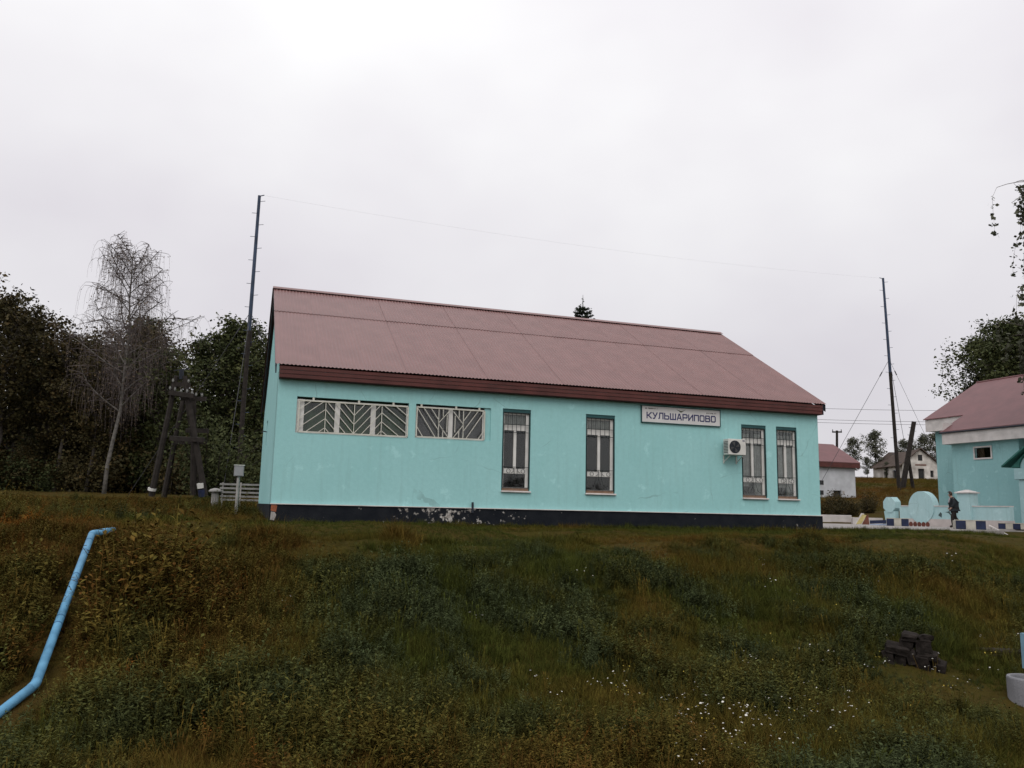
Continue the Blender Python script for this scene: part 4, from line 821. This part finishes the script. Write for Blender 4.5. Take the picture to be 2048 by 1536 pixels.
sp_ = spruce(31, 18.6, 5.6); p = at(1162, 1015, 70); zb = gz(p[0], p[1]); ztop = at(1162, 572, 70)[2]; place_tree('spruce_tree', sp_, (p[0], p[1], zb), (ztop-zb)/18.6, 0, 'spruce tip sticking up behind the maroon roof ridge', None, 'spruce')
# trees behind the station house and on the hill
tE = broad_tree(6, 17, .3, .3, 4.2, 38, .27, 34, LEAF_G, .5, .5); tF = broad_tree(7, 9, .14, .2, 2.2, 24, .26, 13, LEAF_F, .5, .28)
for i, (u, D, vt, lab) in enumerate(((2008, 82, 662, 'leafy tree behind the station house roof, the one on its left'), (2046, 78, 630, 'leafy tree behind the station house roof, the tallest one'), (2110, 84, 640, 'leafy tree behind the station house roof, cut by the right edge'))):
    p = at(u, 1030, D); zb = gz(p[0], p[1]); place_tree('leafy_tree', tE, (p[0], p[1], zb), (at(u, vt, D)[2]-zb)/17, i*2.3, lab, 'trees behind the station house')
for i, (u, D, vt, lab) in enumerate(((1709, 150, 878, 'slender far tree right of the utility pole'), (1752, 140, 864, 'bushy far tree just left of the climbing mast'), (1735, 125, 915, 'low far bush between the white shed and the abandoned house'), (1812, 165, 882, 'far tree behind the leaning pole'), (1850, 160, 872, 'far tree behind the gable of the abandoned house'), (1876, 155, 868, 'far tree beside the station house corner'), (1775, 135, 925, 'low far bush at the left end of the abandoned house'))):
    p = at(u, 960, D); zb = gz(p[0], p[1]); H_ = at(u, vt, D)[2]-zb; place_tree('hill_tree', tF, (p[0], p[1], zb), H_/9, i*1.9, lab, 'trees on the far hill')

for i, (u, D, s) in enumerate(((1648, 50.5, .55), (1675, 52, .6), (1703, 51, .5), (1738, 53, .55))):
    p = at(u, 1035, D); place_tree('hill_shrub', sA, (p[0], p[1], gz(p[0], p[1])-.1), s, i*1.3, ('nearest', 'second', 'third', 'farthest')[i]+' low dark shrub from the building corner, on the slope below the white shed', 'shrubs below the white shed', 'shrub', 'stems')

# ------------------------------------------------------------------ planting on the bank
def hidden(name, mb, mat):
    m_ = mb.mesh(mat); o = bpy.data.objects.new(name, m_); return o
def plantmat(name, stops, tr=.25):
    m, t, p = newmat(name); n = t.nodes
    a = n.new('ShaderNodeAttribute'); a.attribute_type = 'INSTANCER'; a.attribute_name = 'tint'
    nz = noise(t, n.new('ShaderNodeTexCoord').outputs['Object'], 9, 2)
    fac = math_(t, 'ADD', a.outputs['Fac'], math_(t, 'MULTIPLY', math_(t, 'SUBTRACT', nz, .5), .35))
    col = ramp(t, fac, stops); rv = n.new('ShaderNodeObjectInfo').outputs['Random']; vm = n.new('ShaderNodeMapRange'); vm.inputs['To Min'].default_value = .5; vm.inputs['To Max'].default_value = 1.3; t.links.new(rv, vm.inputs['Value']); hs = n.new('ShaderNodeHueSaturation'); t.links.new(col, hs.inputs['Color']); t.links.new(vm.outputs[0], hs.inputs['Value']); t.links.new(hs.outputs[0], p.inputs['Base Color']); p.inputs['Roughness'].default_value = .9; p.inputs['Specular IOR Level'].default_value = .04
    return m
GR = [(0, (.055, .064, .013)), (.3, (.084, .072, .014)), (.55, (.112, .075, .016)), (.8, (.110, .057, .016)), (1, (.20, .078, .012))]
PM = plantmat('herb_greens_and_browns', GR)
PMW = plantmat('weed_leaf', [(0, (.056, .070, .030)), (.35, (.076, .076, .020)), (.65, (.102, .074, .016)), (.85, (.105, .05, .013)), (1, (.24, .088, .012))])
FLW = M('flower_white', (.62, .60, .55), .8, .1); FLY = M('flower_yellow', (.50, .38, .06), .8, .1)
prng = random.Random(9)
def blade(mb, x, y, h, az, lean, w_, n=3):
    dx, dy = math.cos(az), math.sin(az); sx, sy = -dy*w_/2, dx*w_/2; vs = []
    for i in range(n+1):
        t = i/n; r = lean*t*t*h; z = h*(t-.18*lean*t*t); k_ = (1-t*.95)
        vs += [(x+dx*r-sx*k_, y+dy*r-sy*k_, z), (x+dx*r+sx*k_, y+dy*r+sy*k_, z)]
    mb.add(vs, [(2*i, 2*i+1, 2*i+3, 2*i+2) for i in range(n)])
def grass(nb, h0, h1, rad, w_, lean):
    mb = MB()
    for _ in range(nb): a = prng.uniform(0, 6.28); r = rad*math.sqrt(prng.random()); blade(mb, r*math.cos(a), r*math.sin(a), prng.uniform(h0, h1), prng.uniform(0, 6.28), prng.uniform(.2, lean), w_*prng.uniform(.7, 1.3))
    return mb
def stalks(n):
    mb = MB()
    for _ in range(n):
        az = prng.uniform(0, 6.28); h = prng.uniform(.35, .75); le = prng.uniform(.05, .35); b = np.array([prng.gauss(0, .06), prng.gauss(0, .06), 0]); d = np.array([math.cos(az)*le, math.sin(az)*le, 1.])
        mb.tube([b, b+d*h*.5, b+d*h], [.004, .003, .002], 3, False); t_ = b+d*h
        mb.tube([t_-d*.09, t_-d*.05, t_], [.003, .010, .002], 4, False)
    return mb
def leafq(mb, p, az, el, ln, w_):
    d = np.array([math.cos(az)*math.cos(el), math.sin(az)*math.cos(el), math.sin(el)]); s = np.array([-math.sin(az), math.cos(az), 0.])*w_/2; p = np.array(p)
    mid = p+d*ln*.5; mb.add([p, mid-s+np.array([0, 0, .02*ln]), p+d*ln-np.array([0, 0, .15*ln]), mid+s+np.array([0, 0, .02*ln])], [(0, 1, 2), (0, 2, 3)])
def weed(ns, h0, h1, nl, ll, lw):
    mb = MB()
    for _ in range(ns):
        az = prng.uniform(0, 6.28); h = prng.uniform(h0, h1); le = prng.uniform(.05, .5); b = np.array([prng.gauss(0, .05), prng.gauss(0, .05), 0]); t_ = b+np.array([math.cos(az)*le*h, math.sin(az)*le*h, h])
        mb.tube([b, (b+t_)/2+np.array([0, 0, .03]), t_], [.004, .003, .002], 3, False)
        for k_ in range(nl): f_ = .15+.85*k_/nl; leafq(mb, b+(t_-b)*f_, prng.uniform(0, 6.28), prng.uniform(-.2, .7), ll*prng.uniform(.6, 1.2)*(1.15-.5*f_), lw*prng.uniform(.7, 1.2))
    return mb
def broadleaf(n, ln, w_):
    mb = MB()
    for k_ in range(n): leafq(mb, (0, 0, .01), k_*6.28/n+prng.gauss(0, .3), prng.uniform(.25, 1.1), ln*prng.uniform(.6, 1.1), w_*prng.uniform(.7, 1.2))
    return mb
def flower(ns, h0, h1, r):
    st, hd = MB(), MB()
    for _ in range(ns):
        b = np.array([prng.gauss(0, .07), prng.gauss(0, .07), 0]); t_ = b+np.array([prng.gauss(0, .07), prng.gauss(0, .07), prng.uniform(h0, h1)])
        st.tube([b, t_], [.003, .002], 3, False); tx, ty = prng.gauss(0, .35), prng.gauss(0, .35)
        rr2 = r*prng.uniform(.7, 1.2); hd.add([t_+np.array([rr2*math.cos(a), rr2*math.sin(a), rr2*(math.cos(a)*tx+math.sin(a)*ty)+(.3*rr2 if i % 2 else 0)]) for i, a in enumerate(np.linspace(0, 2*math.pi, 9)[:-1])], [tuple(range(8))])
    return st, hd
def flower_obj(name, ns, h0, h1, r, mat):
    st, hd = flower(ns, h0, h1, r); o = hidden(name, st, PM); m_ = o.data; nf = len(m_.polygons); m2 = hd.mesh(mat)
    bm = bmesh.new(); bm.from_mesh(m_); k0 = len(bm.faces); bm.from_mesh(m2); bm.faces.ensure_lookup_table()
    for f_ in bm.faces[k0:]: f_.material_index = 1
    bm.to_mesh(m_); bm.free(); m_.materials.append(mat); return o
def coll(name, objs):
    c_ = bpy.data.collections.new(name)
    for o in objs: c_.objects.link(o)
    return c_
def scatter(name, P, rot, scl, idx_, tint, c_, lab, cat):
    m_ = bpy.data.meshes.new(name); m_.vertices.add(len(P)); m_.vertices.foreach_set('co', np.asarray(P, np.float32).ravel())
    for nm, ty, dat in (('rot', 'FLOAT_VECTOR', rot), ('scl', 'FLOAT', scl), ('idx', 'INT', idx_), ('tint', 'FLOAT', tint)):
        a = m_.attributes.new(nm, ty, 'POINT'); a.data.foreach_set('vector' if ty == 'FLOAT_VECTOR' else 'value', np.asarray(dat, np.int32 if ty == 'INT' else np.float32).ravel())
    o = link(name, m_); ng = bpy.data.node_groups.new(name+'_scatter', 'GeometryNodeTree')
    ng.interface.new_socket('Geometry', in_out='INPUT', socket_type='NodeSocketGeometry'); ng.interface.new_socket('Geometry', in_out='OUTPUT', socket_type='NodeSocketGeometry')
    gi = ng.nodes.new('NodeGroupInput'); go = ng.nodes.new('NodeGroupOutput'); ci = ng.nodes.new('GeometryNodeCollectionInfo'); ip = ng.nodes.new('GeometryNodeInstanceOnPoints'); er = ng.nodes.new('FunctionNodeEulerToRotation')
    ci.inputs['Collection'].default_value = c_; ci.inputs['Separate Children'].default_value = True; ci.inputs['Reset Children'].default_value = True; ip.inputs['Pick Instance'].default_value = True
    def na(nm, ty): x = ng.nodes.new('GeometryNodeInputNamedAttribute'); x.data_type = ty; x.inputs['Name'].default_value = nm; return x.outputs['Attribute']
    K = ng.links.new; K(gi.outputs[0], ip.inputs['Points']); K(ci.outputs[0], ip.inputs['Instance']); K(na('idx', 'INT'), ip.inputs['Instance Index']); K(na('rot', 'FLOAT_VECTOR'), er.inputs[0]); K(er.outputs[0], ip.inputs['Rotation']); K(na('scl', 'FLOAT'), ip.inputs['Scale']); K(ip.outputs[0], go.inputs[0])
    md = o.modifiers.new('scatter', 'NODES'); md.node_group = ng; tag(o, lab, cat, kind='stuff'); return o
cg = coll('grass_kinds', [hidden('grass_a', grass(26, .10, .24, .12, .010, 1.1), PM), hidden('grass_b', grass(30, .14, .34, .13, .009, 1.4), PM), hidden('grass_c', grass(22, .22, .50, .10, .008, 1.2), PM), hidden('grass_d', grass(34, .05, .14, .15, .011, 1.3), PM), hidden('grass_e', stalks(5), PM)])
cw = coll('weed_kinds', [hidden('weed_a', weed(5, .18, .34, 12, .09, .035), PMW), hidden('weed_b', weed(7, .25, .5, 14, .08, .022), PMW), hidden('weed_c', broadleaf(9, .22, .09), PMW), hidden('weed_d', weed(9, .12, .26, 12, .06, .03), PMW), hidden('weed_e', weed(4, .4, .75, 16, .10, .03), PMW)])
cf = coll('flower_kinds', [flower_obj('flower_a', 6, .12, .26, .010, FLW), flower_obj('flower_b', 4, .12, .28, .014, FLW), flower_obj('flower_c', 5, .12, .26, .010, FLY)])
def in_view(x, y, marg=1.12):
    d = np.stack([x-CAM[0], y-CAM[1], terrain(x, y)-CAM[2]], -1); z = d @ CF; u = d @ CR/z; v = -(d @ CU)/z
    return (z > 3) & (np.abs(u) < 1024/FPX*marg+.05) & (v < 768/FPX*marg+.06)
def clear(x, y):
    inb = (x > -.08) & (x < BL+.08) & (y > -.10) & (y < BW+.1); pav = (x > 16.5) & (y > 3.0-.2) & (y < 23) & (x < 41); return ~(inb | pav)
def bare(x, y): return np.maximum(np.exp(-(((x-9.0)/2.2)**2+((y+11.6)/.35)**2)), np.exp(-(((x-9.6)/1.2)**2+((y+12.5)/.25)**2)))
def tintf(x, y, rng):
    t = .34+.62*(vnoise(x, y, 2.6, 3)-.5)+.5*(vnoise(x, y, .9, 4)-.5)+.35*(vnoise(x, y, .3, 21)-.5)
    t = t+.34*sstep(2.0, -2.5, x)*sstep(-12, -5, y)          # browner on the left
    t = t-.30*np.exp(-((y+1.3)/1.5)**2)+.26*np.exp(-((y+4.1)/.9)**2)*(vnoise(x, y, 1.7, 6) > .42)     # green strip by the wall, rusty crest
    t = t-.14*np.exp(-(((x-2.2)/2.6)**2+((y+8.0)/2.0)**2))+.22*sstep(-11.2, -12.6, y)*sstep(6, 2, x)
    t = t+.12*sstep(5, 10, x)*np.exp(-((y+7)/3.)**2)
    t = t-.13*sstep(-1, 2, x)*sstep(-13.5, -11, y)
    t = np.minimum(t, .66+.08*vnoise(x, y, .4, 23))
    t = t+.42*np.exp(-(((x+5.2)/1.7)**2+((y+2.)/3.0)**2))*(vnoise(x, y, .7, 8) > .40)       # orange patch
    return t+rng.normal(size=len(x))*.08
def pts_in(n, xr, yr, rng):
    x = rng.uniform(*xr, n); y = rng.uniform(*yr, n); k_ = in_view(x, y) & clear(x, y); return x[k_], y[k_]
rg_ = np.random.default_rng(77)
PA, PB_, PC = A1, A2, A3
def near_pipe(x, y):
    def sd_(p, q): 
        d = (q-p)[:2]; t = np.clip(((x-p[0])*d[0]+(y-p[1])*d[1])/(d@d), 0, 1); return np.hypot(x-p[0]-t*d[0], y-p[1]-t*d[1])
    return np.minimum(np.minimum(sd_(A0, A1), sd_(A1, A2)), sd_(A2, A3))
def low(x, y):      # how far the growth is kept down: by the wall, on the crest, along the pipe, round the block pile
    k = .30+.70*sstep(-4.2, -7.0, y-3.0*sstep(15, 27, x)-6.5*sstep(23.5, 29.5, x))*np.where((x < -1.5) & (y > -9.5), 1.6, 1.)
    k = np.maximum(k, np.where((y > -6) & (y < -3.6) & (x < 13), .25+.55*sstep(.45, .75, vnoise(x, y, .8, 22)), 0))
    k = k*(.22+.78*sstep(.12, .6, near_pipe(x, y)))*(.35+.65*sstep(.5, 1.3, np.hypot(x-pc[0]+.25, y-pc[1]+.5)))*(.4+.6*sstep(.5, 1.2, np.hypot(x-rg[0]+.2, y-rg[1]+.4)))
    return np.where((y > -.3) | ((x < -2.2) & (y > -6)), .45+.45*vnoise(x, y, 1.1, 19), k)
def mk(n, xr, yr, s0, s1, sink=.02):
    x, y = pts_in(n, xr, yr, rg_); k_ = rg_.random(len(x)) > bare(x, y)*.93; x, y = x[k_], y[k_]; m_ = len(x)
    P = np.stack([x, y, terrain(x, y)-sink], -1); rot = np.stack([rg_.normal(size=m_)*.14, rg_.normal(size=m_)*.14, rg_.uniform(0, 6.28, m_)], -1); return P, rot, rg_.uniform(s0, s1, m_)*low(x, y), tintf(x, y, rg_)
def gidx(P):
    x, y = P[:, 0], P[:, 1]; tallp = vnoise(x, y, 1.6, 9); r = rg_.random(len(P)); lawn = (y > -3.4)
    i = np.where(tallp > .6, np.where(r < .35, 2, 1), np.where(r < .45, 0, np.where(r < .75, 3, 1))); i = np.where((rg_.random(len(P)) < .03) & (y < -6.5), 4, i); return np.where(lawn, np.where(r < .6, 3, 0), i)
a = mk(105000, (-9, 19), (-14.5, -.2), .42, .9); b = mk(16000, (16, 40), (-12, 9), .8, 1.4)
c_ = mk(26000, (-14, 0), (-.2, 24), .8, 1.6); d_ = mk(26000, (-4, 18), (-4.2, -.1), .8, 1.6)
P, Rr, Sc, Ti = [np.concatenate(z) for z in zip(a, b, c_, d_)]
scatter('grass', P, Rr, Sc, gidx(P), Ti, cg, 'rough autumn grass covering the bank and verge', 'grass')
a = mk(60000, (-9, 18), (-14.5, -3.2), .30, .66); b = mk(7000, (-13, 0), (-3, 20), .5, 1.1); P, Rr, Sc, Ti = [np.concatenate(z) for z in zip(a, b)]
den = vnoise(P[:, 0], P[:, 1], 1.5, 12)*.5+vnoise(P[:, 0], P[:, 1], .55, 13)*.5; mid_ = np.exp(-(((P[:, 0]-1.5)/3.2)**2+((P[:, 1]+8.2)/2.2)**2))
left_ = sstep(1., -2.5, P[:, 0])*sstep(-3, -5, P[:, 1]); k_ = den > .43-.10*mid_-.14*left_+.04*(P[:, 0] > 6); P, Rr, Sc, Ti, den, mid_ = P[k_], Rr[k_], Sc[k_], Ti[k_], den[k_], mid_[k_]
Sc = Sc*(.75+.8*np.clip((den-.42)*3, 0, 1))*(1+.35*mid_+.5*left_[k_]); kind_ = np.floor(vnoise(P[:, 0], P[:, 1], .8, 14)*6.5+rg_.normal(size=len(P))*.9).astype(int) % 5
scatter('weeds', P, Rr, Sc, kind_, Ti-.04+rg_.normal(size=len(P))*.06, cw, 'leafy weeds and low herbs growing over the bank', 'weeds')
x, y = pts_in(16000, (-5, 16), (-14, -4), rg_)
dn = np.exp(-(((x-5.6)/2.2)**2+((y+11.6)/.9)**2))*.8+np.exp(-(((x-9.5)/3.0)**2+((y+9.6)/2.6)**2))*.22+.007+.10*np.exp(-(((x-1.2)/1.2)**2+((y+7.2)/.6)**2))+.18*np.exp(-(((x-4.2)/1.2)**2+((y+12.6)/.5)**2))
k_ = rg_.random(len(x)) < dn*.17*(vnoise(x, y, .7, 15) > .40); x, y = x[k_], y[k_]; n_ = len(x)
scatter('wildflowers', np.stack([x, y, terrain(x, y)], -1), np.stack([rg_.normal(size=n_)*.1, rg_.normal(size=n_)*.1, rg_.uniform(0, 6.28, n_)], -1), rg_.uniform(.7, 1.2, n_), np.where((rg_.random(n_) < .25), 2, rg_.integers(0, 2, n_)), rg_.uniform(.2, .6, n_), cf, 'small white and yellow wildflowers dotted over the lower bank', 'flowers')
# far rough grass on the hill behind the forecourt
hx_ = rg_.uniform(20, 110, 60000); hy_ = rg_.uniform(12, 90, 60000); dd_ = (hx_-CAM[0])*CF[0]+(hy_-CAM[1])*CF[1]
k_ = in_view(hx_, hy_) & clear(hx_, hy_) & (dd_ > 48); hx_, hy_, dd_ = hx_[k_], hy_[k_], dd_[k_]; n_ = len(hx_)
scatter('hill_grass', np.stack([hx_, hy_, terrain(hx_, hy_)-.05], -1), np.stack([rg_.normal(size=n_)*.15, rg_.normal(size=n_)*.15, rg_.uniform(0, 6.28, n_)], -1), rg_.uniform(.8, 1.5, n_), rg_.choice([0, 1, 3], n_), .5+.9*(vnoise(hx_, hy_, 9, 16)-.5), cg, 'rough brown grass on the far hill', 'grass')

# ------------------------------------------------------------------ walking person
pf = at(1911, 1061, 38.3); face = math.atan2(.60, -.80)
PE = empty('person', (pf[0], pf[1], top), face, 'person in a dark jacket walking head down across the forecourt', 'person')
def skin(name, V, Ed, Rd, mat, parent, root=0, sub=2):
    m_ = bpy.data.meshes.new(name); m_.from_pydata(V, Ed, []); o = link(name, m_, parent); m_.materials.append(mat); o.modifiers.new('skin', 'SKIN')
    for i, r in enumerate(Rd): m_.skin_vertices[0].data[i].radius = (r, r) if np.isscalar(r) else r; m_.skin_vertices[0].data[i].use_root = (i == root)
    md = o.modifiers.new('sub', 'SUBSURF'); md.levels = sub; md.render_levels = sub; return o
SKINM = M('skin', (.34, .21, .16), .6, .1); JACK = M('jacket_black', (.016, .020, .024), .85, .3, 8); TROU = M('trousers_dark', (.022, .017, .015), .9, .3); HAIR = M('hair_brown', (.045, .03, .022), .8, .3, 20)
# local frame: +X forward, +Y left, Z up
V = [(0, 0, .92), (.02, 0, 1.12), (.05, 0, 1.32), (.09, 0, 1.43), (.14, 0, 1.52), (.17, 0, 1.60),
     (0, .09, .86), (.12, .10, .50), (.10, .10, .08), (.24, .10, .03), (0, -.09, .86), (-.02, -.10, .50), (-.26, -.10, .16), (-.16, -.10, .05),
     (.05, .18, 1.36), (.02, .23, 1.10), (.17, .19, .90), (.05, -.18, 1.36), (.0, -.23, 1.10), (.18, -.18, .92)]
Ed = [(0, 1), (1, 2), (2, 3), (3, 4), (4, 5), (0, 6), (6, 7), (7, 8), (8, 9), (0, 10), (10, 11), (11, 12), (12, 13), (2, 14), (14, 15), (15, 16), (2, 17), (17, 18), (18, 19)]
for s, wr in ((1, 16), (-1, 19)):
    for k_ in range(5):
        b = np.array(V[wr]); off_ = (k_-2)*.016; ln = (.055, .075, .08, .075, .06)[k_]
        if k_ == 0: q1, q2 = b+np.array([.05, -s*.03, 0.0]), b+np.array([.075, -s*.035, -.02])
        else: q1, q2 = b+np.array([.045, off_*.6, -.05]), b+np.array([.045+ln*.3, off_*.6, -.05-ln*.8])
        i0 = len(V); V += [tuple(q1), tuple(q2)]; Ed += [(wr, i0), (i0, i0+1)]
Rd = [.14, .14, .13, .055, .085, .085, .085, .065, .045, .04, .085, .065, .045, .04, .06, .05, .034, .06, .05, .034]+[.010, .008]*10
skin('body', V, Ed, Rd, SKINM, PE)
jV = [(-.01, 0, .78), (.0, 0, .98), (.02, 0, 1.16), (.05, 0, 1.34), (.085, 0, 1.42), (.05, .19, 1.36), (.02, .25, 1.10), (.16, .20, .94), (.05, -.19, 1.36), (.0, -.25, 1.10), (.17, -.19, .96)]
skin('jacket', jV, [(0, 1), (1, 2), (2, 3), (3, 4), (3, 5), (5, 6), (6, 7), (3, 8), (8, 9), (9, 10)], [(.20, .23), (.20, .22), (.185, .21), (.15, .17), .075, .085, .075, .055, .085, .075, .055], JACK, PE, 1)
tV = [(0, 0, .90), (0, .09, .84), (.12, .10, .50), (.10, .10, .10), (.25, .10, .04), (0, -.09, .84), (-.02, -.10, .50), (-.26, -.10, .17), (-.16, -.10, .045)]
skin('trousers', tV, [(0, 1), (1, 2), (2, 3), (3, 4), (0, 5), (5, 6), (6, 7), (7, 8)], [.15, .105, .085, .065, .05, .105, .085, .065, .05], TROU, PE)
hv, hf = [], []; nr, nc = 9, 14
for a_ in range(nr+1):
    for b_ in range(nc): th_, ph_ = math.pi*a_/nr, 2*math.pi*b_/nc; hv.append((.150+.118*math.sin(th_)*math.cos(ph_), .100*math.sin(th_)*math.sin(ph_), 1.585+.125*math.cos(th_)))
for a_ in range(nr):
    for b_ in range(nc):
        q = [a_*nc+b_, a_*nc+(b_+1) % nc, (a_+1)*nc+(b_+1) % nc, (a_+1)*nc+b_]; cx_ = sum(hv[k_][0] for k_ in q)/4; cz_ = sum(hv[k_][2] for k_ in q)/4
        if not (cx_ > .17 and cz_ < 1.63): hf.append(tuple(q))
hm = MB().add(hv, hf); hm.build('hair', HAIR, PE, smooth=True, world=False)
skin('shirt', [(.16, 0, 1.0), (.165, 0, 1.15), (.17, 0, 1.30), (.15, 0, 1.40)], [(0, 1), (1, 2), (2, 3)], [.05, .07, .06, .04], M('shirt_pale', (.38, .34, .36), .8, .2), PE)
